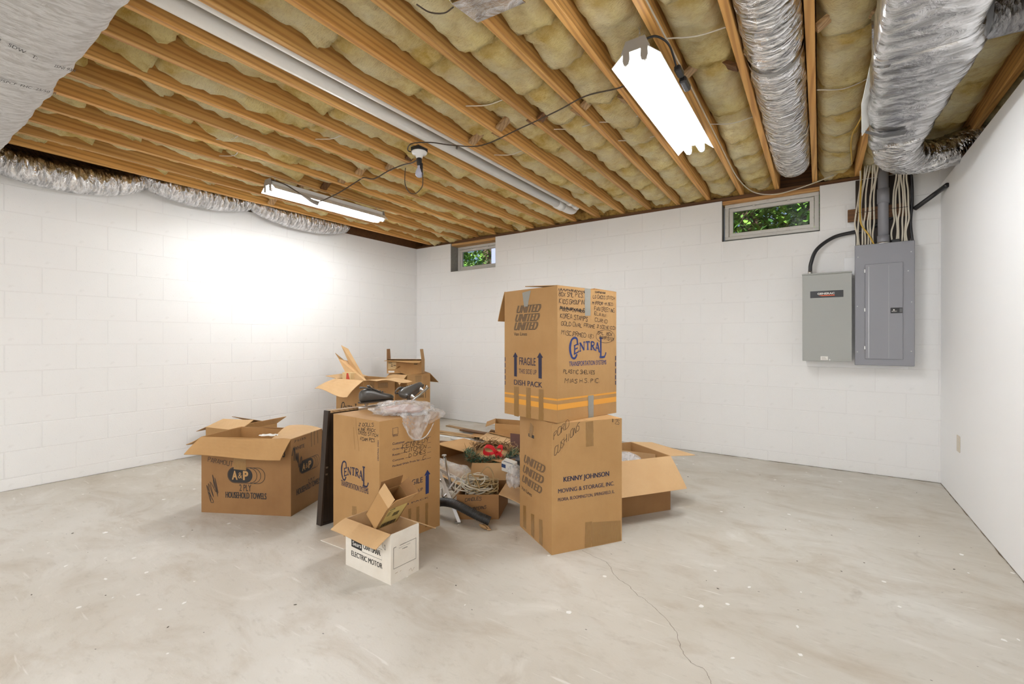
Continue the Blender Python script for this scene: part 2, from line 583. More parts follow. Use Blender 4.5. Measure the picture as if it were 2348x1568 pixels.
# grit gathered where the slab meets the walls
plain('grit', srgb(120, 104, 84), 0.95)
random.seed(3)
def grit(name, fn, n):
    m = MB()
    vs, fs = [], []
    for i in range(n + 1):
        t_ = i / n
        wd = max(0.001, 0.010 + 0.018 * fr(Vector((t_ * 40, 3, 1)), 4))
        a, b_ = fn(t_, 0.0), fn(t_, wd)
        vs += [a, b_]
        if i: fs.append((2 * i - 2, 2 * i - 1, 2 * i + 1, 2 * i))
    m.add(vs, fs)
    return m.build(name, 'grit', floor)
grit('grit_line', lambda t_, q: Vector((XL + (XR - XL) * t_, YB - q, 0.0012)), 240)
grit('grit_line', lambda t_, q: Vector((XR - q * 0.35, YB - 5.5 * t_, 0.0012)), 200)
grit('grit_line', lambda t_, q: Vector((XL + q * 0.5, YB - 6 * t_, 0.0012)), 200)
def flakes(name, n, mat, r0, r1, label):
    m = MB()
    for i in range(n):
        c = Vector((random.uniform(-4.6, 0.7), random.uniform(0.2, 4.6), 0.0015))
        if c.x < -0.6 and 1.2 < c.y < 4.4 and random.random() < 0.6: continue
        k = random.randint(5, 7); r = random.uniform(r0, r1) * random.uniform(0.4, 1); st = random.uniform(0.4, 1); an = random.uniform(0, PI)
        pts = []
        for j in range(k):
            a = 2 * PI * j / k
            x, y = r * math.cos(a) * random.uniform(0.6, 1.2), r * st * math.sin(a) * random.uniform(0.6, 1.2)
            pts.append(c + Vector((x * math.cos(an) - y * math.sin(an), x * math.sin(an) + y * math.cos(an), 0)))
        m.add(pts + [p - Vector((0, 0, 0.0012)) for p in pts], [tuple(range(k))] + [(j, (j + 1) % k, k + (j + 1) % k, k + j) for j in range(k)])
    return tag(m.build(name, mat), label, 'debris', kind='stuff')
plain('flake_white', srgb(238, 236, 232), 0.7)
plain('flake_dark', srgb(92, 84, 74), 0.8)
flakes('paint_flakes', 110, 'flake_white', 0.006, 0.022, 'white paint flakes scattered over the concrete floor')
flakes('grit_specks', 120, 'flake_dark', 0.003, 0.009, 'small dark grit specks scattered over the concrete floor')

# concrete block walls: a mortar core with every block laid in front of it
_bm = {}
def block_mesh(L, H):
    key = (round(L, 3), round(H, 3))
    if key not in _bm:
        _bm[key] = MB().cbox(0, L, 0, 0.045, 0, H, 0.0030).mesh('block', 'painted_block')
    return _bm[key]
def lay(root, origin, ux, length, starts, holes, rot):
    # origin: wall's left end at floor, ux: unit along the wall; starts(k): joint phase of course k
    J = 0.0024
    for k in range(13):
        zt = HW - CRS * k
        zb = max(zt - CRS, 0.0)
        a = starts(k)
        n0 = math.floor(-a / PITCH) - 1
        for n in range(n0, n0 + int(length / PITCH) + 4):
            u0, u1 = a + n * PITCH, a + (n + 1) * PITCH
            u0, u1 = max(u0, 0), min(u1, length)
            segs = [(u0, u1)]
            if k < 2:
                for (h0, h1) in holes:
                    ns = []
                    for (p, q) in segs:
                        if q <= h0 or p >= h1: ns.append((p, q))
                        else:
                            if p < h0: ns.append((p, h0))
                            if q > h1: ns.append((h1, q))
                    segs = ns
            for (p, q) in segs:
                if q - p < 0.04: continue
                o = link('block', block_mesh(q - p - 2 * J * 0.5, zt - zb - J), root)
                jit = random.uniform(-0.0007, 0.0009)
                o.location = origin + ux * (p + J * 0.5) + Vector((0, 0, zb + J * 0.5)) + Vector((-ux.y, ux.x, 0)) * jit
                o.rotation_euler = (0, 0, rot)
WINS = [(-4.41, -3.61), (-0.81, 0.0)]
WZ = HW - 2 * CRS
b = MB()
b.box(XL - 0.25, XL - 0.0016, YR, YB + 0.25, 0, HW - 0.001)
wall_left = tag(b.build('wall_left', 'mortar'), kind='structure')
# block local frame: x along the wall, outward face at local y = 0 facing -y ; left wall faces +x
_flip = {}
lay(wall_left, Vector((XL, YR, 0)), Vector((0, 1, 0)), YB - YR, lambda k: (0.691 if k % 2 else 0.891) - YR - 12, [], PI / 2)
for o in wall_left.children:      # blocks extend behind the face
    o.location += Vector((0, 0, 0))
b = MB()
X0, X1 = XL - 0.001, 1.75
y0, y1 = YB + 0.0016, YB + 0.25
b.box(X0, X1, y0, y1, 0, WZ - 0.001)
prev = X0
for (h0, h1) in WINS + [(X1, X1)]:
    if h0 > prev: b.box(prev, h0, y0, y1, WZ - 0.001, HW - 0.001)
    prev = h1
wall_back = tag(b.build('wall_back', 'mortar'), kind='structure')
lay(wall_back, Vector((XL, YB, 0)), Vector((1, 0, 0)), 1.7 - XL, lambda k: (-0.81 if k % 2 == 0 else -0.61) - XL - 8, [(h0 - XL, h1 - XL) for h0, h1 in WINS], 0)

# right partition (drywall on studs, lower than the joists)
RZ = 2.385
b = MB()
b.box(XR, XR + 0.014, YR, YB - 0.001, 0.004, RZ)
wall_right = tag(b.build('wall_right', 'drywall'), kind='structure')
b = MB(); b.box(XR + 0.014, XR + 0.104, YR, YB - 0.001, RZ - 0.045, RZ - 0.005); b.build('top_plate', 'joist_wood', wall_right)
b = MB(); b.box(XR + 0.09, XR + 0.104, YR, YB - 0.001, 0.0, RZ - 0.05); b.build('rear_sheet', 'drywall', wall_right)
# space beyond the partition
b = MB(); b.box(1.72, 1.9, YR, YB + 0.2, 0, JT); tag(b.build('wall_outer', 'raw_block'), kind='structure')
b = MB(); b.box(-5.35, 1.9, YR - 0.2, YR, 0, JT); tag(b.build('wall_front', 'drywall'), kind='structure')

# ------------------------------------------------------------------ ceiling
ceil = tag(link('ceiling', None), kind='structure')
b = MB(); b.box(-5.4, 1.9, YR - 0.2, YB + 0.3, JT, JT + 0.03); b.build('subfloor', 'subfloor', ceil)
b = MB(); b.box(-5.4, 1.9, YB + 0.16, YB + 0.2, HW + 0.03, JT); b.build('rim_joist', 'old_wood', ceil)
b = MB(); b.box(-5.4, 1.9, YB + 0.015, YB + 0.16, HW, JB - 0.0005); b.build('sill_plate', 'old_wood', ceil)
b = MB(); b.box(XL - 0.18, XL - 0.03, YR, YB + 0.015, HW, JB - 0.0005); b.build('sill_plate', 'old_wood', ceil)
b = MB(); b.box(XL - 0.07, XL - 0.032, YR, YB + 0.15, JB, JT); b.build('rim_joist', 'old_wood', ceil)
def jx(k): return -0.035 - 0.300 * k
KS = list(range(-5, 17))
jm = {}
for k in KS:
    tw = (k * 37 % 5 - 2) * 0.0015
    me = MB().cbox(-0.019, 0.019, YR, YB + 0.155, JB, JT, 0.0025).mesh('joist', 'joist_wood')
    o = link('joist', me, ceil)
    o.location = (jx(k) + tw, 0, 0)

def batt_mesh(wd, ln, seed, sag, lip, base):
    nu, nv = 10, max(8, int(ln / 0.028))
    sv = Vector((seed * 3.7, seed * 1.3, seed * 7.1))
    def fn(u, v):
        s = 2 * u - 1
        y = v * ln
        z = -sag * (1 - abs(s) ** 2.6)
        z += 0.030 * fr(Vector((u * wd * 6, y * 5, 0)) + sv, 3) + 0.014 * fr(Vector((u * wd * 22, y * 20, 2)) + sv, 3)
        # far end hangs as a lip, near end tucks up
        z -= lip * math.exp(-((1 - v) * ln / 0.09) ** 1.3)
        z += 0.10 * math.exp(-(v * ln / 0.035) ** 1.2)
        if v > 0.999: z += 0.13
        if v == 1.0: y -= 0.03
        z += 0.05 * (abs(s) ** 7)
        wob = 0.02 * fr(Vector((u * 3, v * 9, seed)), 3)
        return Vector(((u - 0.5) * wd, y + wob * (1 if v > 0.9 else 0.3), base + z))
    return MB().grid(fn, nu, nv).mesh('insulation_batt', 'fiberglass', True)
random.seed(11)
for k in KS[:-1]:
    if k == 0: continue            # this bay carries the round foil duct
    x0, x1 = jx(k + 1) + 0.019, jx(k) - 0.019
    wd = x1 - x0 - 0.002
    y = 0.1 if k < 12 else 0.3
    if k < 0: y = 0.6
    while y < YB - 0.05:
        ln = random.uniform(0.30, 0.62) if k < 5 else random.uniform(0.32, 0.9)
        ln = min(ln, YB + 0.02 - y)
        if ln < 0.12: break
        base, sag, lip = 2.640, 0.045, 0.020
        if k >= 5:
            base, sag, lip = 2.655 + random.uniform(-0.02, 0.02), 0.05, random.uniform(0.005, 0.05)
        if k >= 10:
            base = 2.665 + random.uniform(-0.03, 0.02)
            lip = random.uniform(0.0, 0.055)
        if k in (7,): base, lip, sag = 2.735, 0.0, 0.03
        if k in (3, 4): base -= 0.008
        o = link('insulation_batt', batt_mesh(wd, ln + 0.03, random.uniform(0, 90), sag, lip, base), ceil)
        o.location = ((x0 + x1) / 2, y, 0)
        y += ln
    # stuffing against the rim
    sv = random.uniform(0, 50)
    def fn(u, v, sv=sv, wd=wd):
        a = v * PI * 0.9
        p = Vector((u * 4, v * 3, sv))
        q = 0.09 + 0.03 * fr(p, 4)
        return Vector(((u - 0.5) * wd, -q * math.sin(a) * 1.1, 0.115 - 0.085 * math.cos(a) * -1 + 0.02 * fr(p + Vector((3, 3, 3)), 3)))
    o = link('rim_insulation', MB().grid(fn, 8, 10).mesh('rim_insulation', 'old_fiberglass', True), ceil)
    o.location = ((x0 + x1) / 2, YB + 0.065, HW + 0.005)

# cross bridging near mid span
for k in range(-1, 16):
    if k in (0, 7): continue
    xa, xb = jx(k + 1) + 0.019, jx(k) - 0.019
    yb = 2.58 + 0.04 * math.sin(k * 2.3)
    for s in (0, 1):
        P0 = Vector((xa if s == 0 else xb, 0, JB + 0.012))
        P1 = Vector((xb if s == 0 else xa, 0, JT - 0.05))
        d = (P1 - P0).normalized()
        up = Vector((-d.z, 0, d.x)) * (1 if s == 0 else -1)
        b = MB()
        oy = yb + (0.036 if s else -0.036)
        def T(v, P0=P0, d=d, up=up, oy=oy): return P0 + d * v.x + Vector((0, oy + v.y, 0)) + up * v.z
        Lb = (P1 - P0).length
        b.cbox(0.004, Lb - 0.004, -0.032, 0.032, -0.009, 0.009, 0.001, 0, T)
        b.build('bridging', 'trim_wood' if (k * 3 + s) % 4 else 'old_wood', ceil)

# insulation support wires pressed between joists
random.seed(5)
for (k, y) in [(11, 1.55), (9, 1.95), (5, 2.2), (4, 2.78), (3, 2.86), (3, 3.2), (2, 2.8), (2, 3.05), (1, 2.25), (1, 3.3), (-1, 2.3), (-1, 3.2), (-2, 3.0), (12, 1.7), (6, 2.9)]:
    xa, xb = jx(k + 1) + 0.02, jx(k) - 0.02
    m = Vector(((xa + xb) / 2, y + 0.02, 2.585))
    pth = [Vector((xa, y - 0.03, 2.595)), m, Vector((xb, y + random.uniform(-0.02, 0.06), 2.600))]
    MB().tube(spline(pth, 4), 0.0035, 5).build('support_wire', 'beige_plastic', ceil)

# header over the windows
for h0, h1 in WINS:
    b = MB(); b.cbox(h0 - 0.02, h1 + 0.02, YB + 0.02, YB + 0.16, HW - 0.035, HW - 0.001, 0.002); b.build('window_header', 'joist_wood_x', ceil)

# ------------------------------------------------------------------ windows
def window(n, h0, h1, yf):
    root = tag(link('window_%d' % n, None), kind='structure')
    z0, z1 = WZ + 0.018, HW - 0.036
    a, c = h0 + (0.012 if n == 1 else 0.02), h1 - 0.006
    def ring(name, x0, x1, zz0, zz1, wd, ya, yb, wb=None):
        wb = wb or wd
        m = MB()
        m.cbox(x0, x1, ya, yb, zz1 - wd, zz1, 0.002)
        m.cbox(x0, x1, ya, yb, zz0, zz0 + wb, 0.002)
        m.cbox(x0, x0 + wd, ya, yb, zz0 + wb, zz1 - wd, 0.002)
        m.cbox(x1 - wd, x1, ya, yb, zz0 + wb, zz1 - wd, 0.002)
        return m.build(name, 'window_paint', root)
    ring('frame', a, c, z0, z1, 0.035, yf, yf + 0.06, 0.03)
    ring('sash', a + 0.038, c - 0.038, z0 + 0.032, z1 - 0.038, 0.034, yf + 0.012, yf + 0.045)
    m = MB(); m.box(a + 0.07, c - 0.07, yf + 0.026, yf + 0.030, z0 + 0.064, z1 - 0.07); m.build('pane', 'window_glass', root)
    for fx in (0.33, 0.70):
        x = a + (c - a) * fx
        m = MB(); m.cbox(x - 0.012, x + 0.012, yf - 0.006, yf + 0.008, z1 - 0.05, z1 - 0.028, 0.002); m.cbox(x - 0.004, x + 0.004, yf - 0.018, yf - 0.006, z1 - 0.045, z1 - 0.037, 0.001); m.build('latch', 'window_paint', root)
    m = MB()
    m.box(h0 - 0.0005, h0 + 0.002, YB + 0.003, yf + 0.07, WZ, HW)
    m.box(h1 - 0.002, h1 + 0.0005, YB + 0.003, yf + 0.07, WZ, HW)
    m.box(h0, h1, YB + 0.003, yf + 0.07, WZ - 0.0005, WZ + 0.002)
    m.build('reveal', 'raw_block', root)
    return root
window(1, *WINS[0], YB + 0.145)
window(2, *WINS[1], YB + 0.05)

# ------------------------------------------------------------------ outdoors behind the windows
b = MB(); b.box(-16, 6, 5.35, 24, 1.4, 1.9)
plain('soil', srgb(70, 62, 44), 0.95)
tag(b.build('ground', 'soil'), kind='structure')
t = NT('leaves')
info = t.n('NewGeometry')
t.set(Base_Color=t.mix(srgb(30, 70, 32), srgb(96, 146, 62), t.ramp(info.outputs['Random Per Island'], [(0.2, 0), (0.9, 1)])), Roughness=0.5)
MAT['leaves'] = t.m
t = NT('bark'); t.set(Base_Color=t.mix(srgb(52, 46, 44), srgb(84, 74, 68), t.noise(14, 4, 0.6, t.mapped((1, 1, 0.2)))), Roughness=0.9); MAT['bark'] = t.m
def leaf_cloud(m, c, r, n, size, rnd):
    for i in range(n):
        while True:
            p = Vector((rnd.uniform(-1, 1), rnd.uniform(-1, 1), rnd.uniform(-1, 1)))
            if p.length < 1: break
        p = Vector(c) + Vector((p.x * r[0], p.y * r[1], p.z * r[2]))
        q = Matrix.Rotation(rnd.uniform(0, 6.28), 3, 'Z') @ Matrix.Rotation(rnd.uniform(-0.9, 0.9), 3, 'X')
        s = size * rnd.uniform(0.6, 1.3)
        m.add([p + q @ Vector(v) * s for v in ((0, -1, 0), (0.42, -0.25, 0.06), (0.3, 0.4, 0.03), (0, 1, -0.12), (-0.3, 0.4, 0.03), (-0.42, -0.25, 0.06))], [(0, 1, 2, 3, 4, 5)])
def tree(x, y, h, r, crowns, label, seed, group='trees outside the windows'):
    rnd = random.Random(seed)
    t = thing('tree', label, 'tree', (x, y, 1.9), 0, group)
    m = MB()
    pth = spline([(0, 0, -0.1), (0.05, 0.02, h * 0.4), (-0.03, 0.03, h * 0.75), (0.04, 0, h)], 4)
    m.tube(pth, [r * (1 - 0.5 * i / len(pth)) for i in range(len(pth))], 9)
    m.build('trunk', 'bark', t, True)
    m = MB()
    for (cx, cy, cz, rr, n) in crowns:
        leaf_cloud(m, (cx, cy, cz), (rr, rr * 0.8, rr * 0.75), n * 2, 0.07, rnd)
    tag(m.build('foliage', 'leaves', t), kind='stuff')
tree(-1.05, 9.0, 6, 0.20, [(0.4, -0.6, 1.3, 0.9, 700), (0.2, 0.5, 2.6, 1.2, 500)], 'leafy tree with thick dark trunk seen in left half of the larger window', 1)
tree(-0.15, 8.4, 6, 0.13, [(0.5, -0.2, 1.0, 0.8, 700), (0.1, 0.4, 2.2, 1.1, 500)], 'leafy tree with slender trunk seen in right half of the larger window', 2)
tree(-7.6, 10.0, 5, 0.2, [(0.2, -0.6, 0.9, 0.9, 400), (0, 0.3, 2.4, 1.4, 500)], 'shaded tree seen through the smaller window near the corner', 3)
rnd = random.Random(9)
m = MB()
for i in range(46):
    leaf_cloud(m, (-14 + (i % 23) * 0.85, 13 + rnd.uniform(-1, 1), 2.6 + 3.0 * (i // 23) + rnd.uniform(-0.6, 0.6)), (1.2, 0.9, 1.9), 900, 0.13, rnd)
hd = m.build('woodland_hedge', 'leaves')
tag(hd, 'dense wall of green woodland leaves far outside the two windows', 'foliage', kind='stuff')
t = thing('deck_post', 'blue grey painted deck post standing outside the smaller window', 'post', (-5.25, 7.2, 1.9))
plain('blue_grey_paint', srgb(120, 136, 176), 0.6)
m = MB(); m.cbox(-0.07, 0.07, -0.07, 0.07, 0, 2.0, 0.006); m.build('post', 'blue_grey_paint', t)
m = MB(); m.cbox(-0.11, 0.11, -0.11, 0.11, 0, 0.12, 0.01); m.build('post_base', 'blue_grey_paint', t)

# ================================================================== LETTERING
_txt = {}
def text_geo(s, off=0.0, sp=1.0):
    # outlines of a printed word scaled into the unit box
    key = (s, off, sp)
    if key in _txt: return _txt[key]
    cu = bpy.data.curves.new('lettering', 'FONT')
    cu.body = s
    cu.offset = off
    cu.space_character = sp
    cu.resolution_u = 3
    cu.fill_mode = 'FRONT'
    ob = bpy.data.objects.new('lettering', cu)
    COL.objects.link(ob)
    dg = bpy.context.evaluated_depsgraph_get()
    me = bpy.data.meshes.new_from_object(ob.evaluated_get(dg))
    vs = [v.co.copy() for v in me.vertices]
    fs = [tuple(p.vertices) for p in me.polygons]
    bpy.data.objects.remove(ob)
    bpy.data.curves.remove(cu)
    bpy.data.meshes.remove(me)
    x0 = min(v.x for v in vs); x1 = max(v.x for v in vs)
    y0 = min(v.y for v in vs); y1 = max(v.y for v in vs)
    vs = [((v.x - x0) / (x1 - x0), (v.y - y0) / (y1 - y0)) for v in vs]
    _txt[key] = (vs, fs, (x1 - x0) / (y1 - y0))
    return _txt[key]
class Face:
    # a flat side of a thing: origin O, unit axes U (to the right) and V (up); print lies a hair proud of it
    def __init__(s, O, U, V, root=None, lift=0.0006):
        s.O, s.U, s.V = Vector(O), Vector(U).normalized(), Vector(V).normalized()
        s.N = s.U.cross(s.V).normalized()
        s.root, s.lift = root, lift
        s.W = None
        s.disp = None
    def world(s, M):
        s.W = M
        return s
    def at(s, u, v, k=1.0):
        return s.O + s.U * u + s.V * v + s.N * (s.lift * k + (s.disp(u, v) if s.disp else 0))
    def uv(s, px, py):
        # where the sight line through a photo pixel meets this side
        M = s.W if s.W else Matrix.Identity(4)
        O = M @ (s.O + s.N * s.lift)
        m3 = M.to_3x3()
        U, V = m3 @ s.U, m3 @ s.V
        N = U.cross(V)
        r = ray(px, py)
        p = CAMP + r * ((O - CAMP).dot(N) / r.dot(N)) - O
        # U and V may be skew in the world
        a, b_, c = U.dot(U), U.dot(V), V.dot(V)
        d, e = p.dot(U), p.dot(V)
        det = a * c - b_ * b_
        return ((d * c - e * b_) / det, (a * e - b_ * d) / det)
    def text(s, txt, box, mat, off=0.0, shear=0.0, name='lettering', sp=1.0, k=1.0, warp=None):
        # box: (left px, bottom px) and (right px, top px)
        u0, v0 = s.uv(*box[0]); u1, v1 = s.uv(*box[1])
        vs, fs, _ = text_geo(txt, 0.0, sp)
        W, H = u1 - u0, v1 - v0
        m = MB()
        # heavier weights: the same outlines printed again a hair to either side
        bw = max(0.0, off - 0.004) * 1.5 * H
        for sh in ((0,) if bw == 0 else (-bw, 0, bw)):
            P = []
            for x, y in vs:
                P.append(s.at(u0 + bw + (x + shear * (y - 0.5)) * (W - 2 * bw) + sh, v0 + y * H, k + (0.02 * (1 if sh > 0 else -1) if sh else 0)))
            m.add(P, fs)
        return m.build(name, mat, s.root)
    def poly(s, pix, mat, name='print_mark', k=1.0, uvs=None):
        q = uvs or [s.uv(*p) for p in pix]
        m = MB(); m.add([s.at(u, v, k) for u, v in q], [tuple(range(len(q)))])
        return m.build(name, mat, s.root)
    def polys(s, lst, mat, name='print_mark', k=1.0):
        m = MB()
        for q in lst:
            q = [s.uv(*p) for p in q]
            m.add([s.at(u, v, k) for u, v in q], [tuple(range(len(q)))])
        return m.build(name, mat, s.root)
    def stroke_uv(s, m, pts, wd, k=1.0):
        n = len(pts)
        vs, fs = [], []
        for i, (u, v) in enumerate(pts):
            a, b_ = pts[max(i - 1, 0)], pts[min(i + 1, n - 1)]
            du, dv = b_[0] - a[0], b_[1] - a[1]
            L = math.hypot(du, dv) or 1
            nu, nv = -dv / L * wd / 2, du / L * wd / 2
            vs += [s.at(u + nu, v + nv, k), s.at(u - nu, v - nv, k)]
            if i: fs.append((2 * i - 2, 2 * i - 1, 2 * i + 1, 2 * i))
        m.add(vs, fs)
    def lines(s, lst, wd, mat, name='print_line', k=1.0, smooth=0):
        m = MB()
        for pix in lst:
            q = [s.uv(*p) for p in pix]
            if smooth: q = [(p.x, p.y) for p in spline([Vector((u, v, 0)) for u, v in q], smooth)]
            s.stroke_uv(m, q, wd, k)
        return m.build(name, mat, s.root)
    def hand(s, txt, p0, p1, h, mat='ink_marker', wd=0.003, seed=1, name='handwriting', k=1.2, slant=0.12):
        # handwriting between two photo pixels (baseline), h = letter height in photo pixels
        rnd = random.Random(seed)
        a = Vector((*s.uv(*p0), 0)); b_ = Vector((*s.uv(*p1), 0))
        tp = Vector((*s.uv(p0[0], p0[1] - h), 0))
        up = (tp - a)
        adv = 0
        for ch in txt: adv += ADV.get(ch, 5)
        adv -= 1
        ux = (b_ - a) / adv
        uy = up / 6
        m = MB()
        x = 0
        for ch in txt:
            g = GLY.get(ch.upper())
            if g:
                sc_ = rnd.uniform(0.86, 1.08); dy = rnd.uniform(-0.4, 0.4); rot = rnd.uniform(-0.09, 0.09)
                for st in g.split():
                    pts = [(int(st[i]), int(st[i + 1])) for i in range(0, len(st), 2)]
                    q = []
                    for (gx, gy) in pts:
                        gx += rnd.uniform(-0.18, 0.18); gy += rnd.uniform(-0.2, 0.2)
                        gx2 = gx * sc_ + gy * (slant + rot); gy2 = gy * sc_ + dy - gx * rot * 0.6
                        v = a + ux * (x + gx2) + uy * gy2
                        q.append(v)
                    if len(q) > 2: q = spline(q, 4)
                    s.stroke_uv(m, [(v.x, v.y) for v in q], wd * rnd.uniform(0.85, 1.15), k)
            x += ADV.get(ch, 5)
        return m.build(name, mat, s.root)
    def scribble(s, p0, p1, h, n, mat='ink_marker', wd=0.003, seed=3, name='scribble'):
        rnd = random.Random(seed)
        pts = []
        for i in range(n * 2 + 1):
            t = i / (n * 2)
            y = (h if i % 2 else 0) + rnd.uniform(-0.2, 0.2) * h
            pts.append((p0[0] + (p1[0] - p0[0]) * t + rnd.uniform(-1, 1) * abs(p1[0] - p0[0]) / (n * 2), p0[1] + (p1[1] - p0[1]) * t - y))
        return s.lines([pts], wd, mat, name, 1.2, 4)
# pen strokes on a 4 x 6 grid
GLY = {'A': '002640 1232', 'B': '0006 063645341303 13434130100'[:-1], 'C': '453616050110304 1'.replace(' ', ''), 'D': '0006 062644412000', 'E': '460600 0333 0040',
       'F': '460600 0333', 'G': '453616050110304143 4323', 'H': '0006 4046 0343', 'I': '2026', 'J': '364631201001', 'K': '0006 460340', 'L': '060040',
       'M': '0006234640', 'N': '00064046', 'O': '1636454130100105161 6'.replace(' ', ''), 'P': '0006 0636453403', 'Q': '16364541301001051 6 2240'.replace('1 6', '16'), 'R': '0006 0636453403 2340',
       'S': '45361605143341301001', 'T': '2026 0646', 'U': '060110304146', 'V': '062046', 'W': '0610233046', 'X': '0046 0640', 'Y': '0623 4620', 'Z': '06460040',
       '0': '1636454130100105 16'.replace(' ', ''), '1': '2026', '2': '051636450040', '3': '0646233341301001', '5': '46060433413000', '8': '2333454636160514334130100113 23'.replace(' ', ''),
       '(': '26141220', ')': '16343210', '.': '1011', ',': '1100', '-': '1333', '#': '1016 3036 0242 0444', '/': '0046'}
ADV = {' ': 3, 'I': 3.4, '.': 2, ',': 2, '1': 3.4, 'M': 5.6, 'W': 5.6, '(': 4, ')': 4}

# ================================================================== SERVICES
# shop lights ------------------------------------------------------
def shop_light(name_label, x, y, z, L, chain_top, tilt=0.0):
    t = thing('shop_light', name_label, 'light', (x, y, z), 0, 'twin tube fluorescent shop lights')
    m = MB()
    prof = [(-0.115, 0.002), (-0.058, 0.052), (0.058, 0.052), (0.115, 0.002), (0.113, 0.000), (0.057, 0.049), (-0.057, 0.049), (-0.113, 0.000)]
    m.prism(prof[::-1], 0, L, lambda s, p, q: Vector((p, s, q)))
    m.build('reflector', 'white_enamel', t)
    m = MB(); m.cbox(-0.045, 0.045, 0.01, L - 0.01, 0.052, 0.092, 0.004); m.build('ballast_housing', 'white_enamel', t)
    for yy in (0, L):
        m = MB()
        s = -1 if yy == 0 else 1
        pf = [(-0.068, 0.048), (-0.045, 0.102), (0.045, 0.102), (0.068, 0.048)]
        m.prism(pf[::-1], yy - 0.004 if s < 0 else yy, yy if s < 0 else yy + 0.004, lambda q, a, c: Vector((a, q, c)))
        m.build('end_plate', 'shade_grey', t)
        for xx in (-0.042, 0.042):
            m = MB()
            y0 = yy - 0.006 if s < 0 else yy - 0.012
            pr = [(-0.015, 0.05), (0.015, 0.05), (0.017, 0.012), (0.012, -0.006), (0, -0.012), (-0.012, -0.006), (-0.017, 0.012)]
            m.prism(pr, y0, y0 + 0.018, lambda q, a, c, xx=xx: Vector((xx + a, q, c)))
            m.build('lamp_holder', 'shade_grey', t)
    for xx in (-0.042, 0.042):
        m = MB()
        m.tube([(xx, 0.014, 0.004), (xx, L - 0.014, 0.004)], 0.0175, 14)
        m.build('fluorescent_tube', 'tube_glow', t, True)
    for yy in (0.06, L - 0.06):
        m = MB()
        z0, n = 0.095, max(2, int((chain_top - z - 0.095) / 0.016))
        for i in range(n):
            zc = z0 + (i + 0.5) * (chain_top - z - z0) / n
            a = i % 2
            ring = [Vector(((0.004 * math.cos(q)) if a else 0, 0 if a else 0.004 * math.cos(q), 0.011 * math.sin(q))) + Vector((0, yy, zc)) for q in [2 * PI * k / 8 for k in range(8)]]
            m.tube(ring, 0.0012, 4, 0, False, None, True)
        m.build('chain', 'steel', t)
    return t
plain('shade_grey', srgb(150, 144, 136), 0.5)
LA = shop_light('lit twin tube shop light hanging between joists at right of the room', -0.70, 2.04, 2.425, 1.22, 2.62)
LB = shop_light('lit twin tube shop light hanging near the left wall over towel carton', -3.95, 2.07, 2.435, 1.22, 2.66)
def wire(name, pts, r, mat, label=None, cat=None, group=None, parent=None, n=8, seg=6):
    m = MB(); m.tube(spline(pts, n), r, seg)
    o = m.build(name, mat, parent, True)
    if label: tag(o, label, cat, group)
    return o
# cord and plugs of the right light
wire('power_cord', [(0.046, 0.0, 0.085), (0.09, 0.03, 0.095), (0.125, 0.10, 0.08), (0.13, 0.22, 0.03)], 0.005, 'cable_black', parent=LA)
m = MB(); m.cbox(0.117, 0.147, 0.21, 0.29, 0.015, 0.045, 0.006); m.build('plug', 'black_plastic', LA)
m = MB(); m.cbox(0.118, 0.152, 0.30, 0.41, 0.0, 0.035, 0.008); m.build('plug', 'black_plastic', LA)
# cord of the left light
wire('power_cord', [(0.05, 0.0, 0.085), (0.10, 0.10, 0.06), (0.14, 0.22, 0.0), (0.155, 0.30, -0.03)], 0.005, 'cable_brown', parent=LB)
m = MB(); m.tube([(0.14, 0.22, 0.0), (0.153, 0.31, -0.035), (0.158, 0.37, -0.045)], [0.008, 0.018, 0.022], 10); m.build('plug', 'shade_grey', LB, True)
wire('extension_cord', [(-3.79, 2.44, 2.40), (-3.62, 2.52, 2.47), (-3.42, 2.58, 2.558), (-3.3, 2.56, 2.562), (-3.15, 2.55, 2.52), (-2.95, 2.54, 2.545), (-2.8, 2.55, 2.562), (-2.62, 2.5, 2.53), (-2.5, 2.46, 2.545)], 0.005, 'cable_brown', 'brown cord looping from left shop light plug to bare bulb holder', 'cord')
wire('cable', [(-2.5, 2.44, 2.555), (-2.53, 2.36, 2.55), (-2.43, 2.30, 2.556), (-2.30, 2.36, 2.555), (-2.19, 2.46, 2.545), (-1.95, 2.50, 2.50), (-1.6, 2.44, 2.50), (-1.3, 2.40, 2.515), (-1.12, 2.42, 2.56), (-0.92, 2.44, 2.556), (-0.80, 2.36, 2.54)], 0.004, 'cable_brown', 'thin brown cable sagging across joists between bare bulb and right shop light', 'cable')

# bare bulb in a porcelain holder
t = thing('bulb_fixture', 'white porcelain lamp holder with unlit bare bulb under the joists', 'light', (-2.455, 2.40, 2.538))
m = MB(); m.cbox(-0.04, 0.04, -0.05, 0.05, 0.002, 0.03, 0.004); m.build('junction_box', 'black_plastic', t)
m = MB(); m.lathe([(0.001, 0.0), (0.055, 0.0), (0.058, -0.006), (0.052, -0.016), (0.028, -0.022), (0.024, -0.045), (0.021, -0.047), (0.001, -0.047)][::-1], 24); m.build('porcelain_base', 'porcelain', t, True)
m = MB(); m.lathe([(0.001, -0.105), (0.015, -0.105), (0.019, -0.09), (0.019, -0.05), (0.012, -0.046)], 14); m.cbox(0.012, 0.032, -0.008, 0.008, -0.16, -0.088, 0.003); m.build('socket_adapter', 'black_plastic', t)
m = MB(); m.lathe([(0.001, -0.192), (0.018, -0.187), (0.029, -0.172), (0.030, -0.158), (0.024, -0.138), (0.015, -0.12), (0.0135, -0.10)], 18); m.build('bulb', 'bulb_glass', t, True)
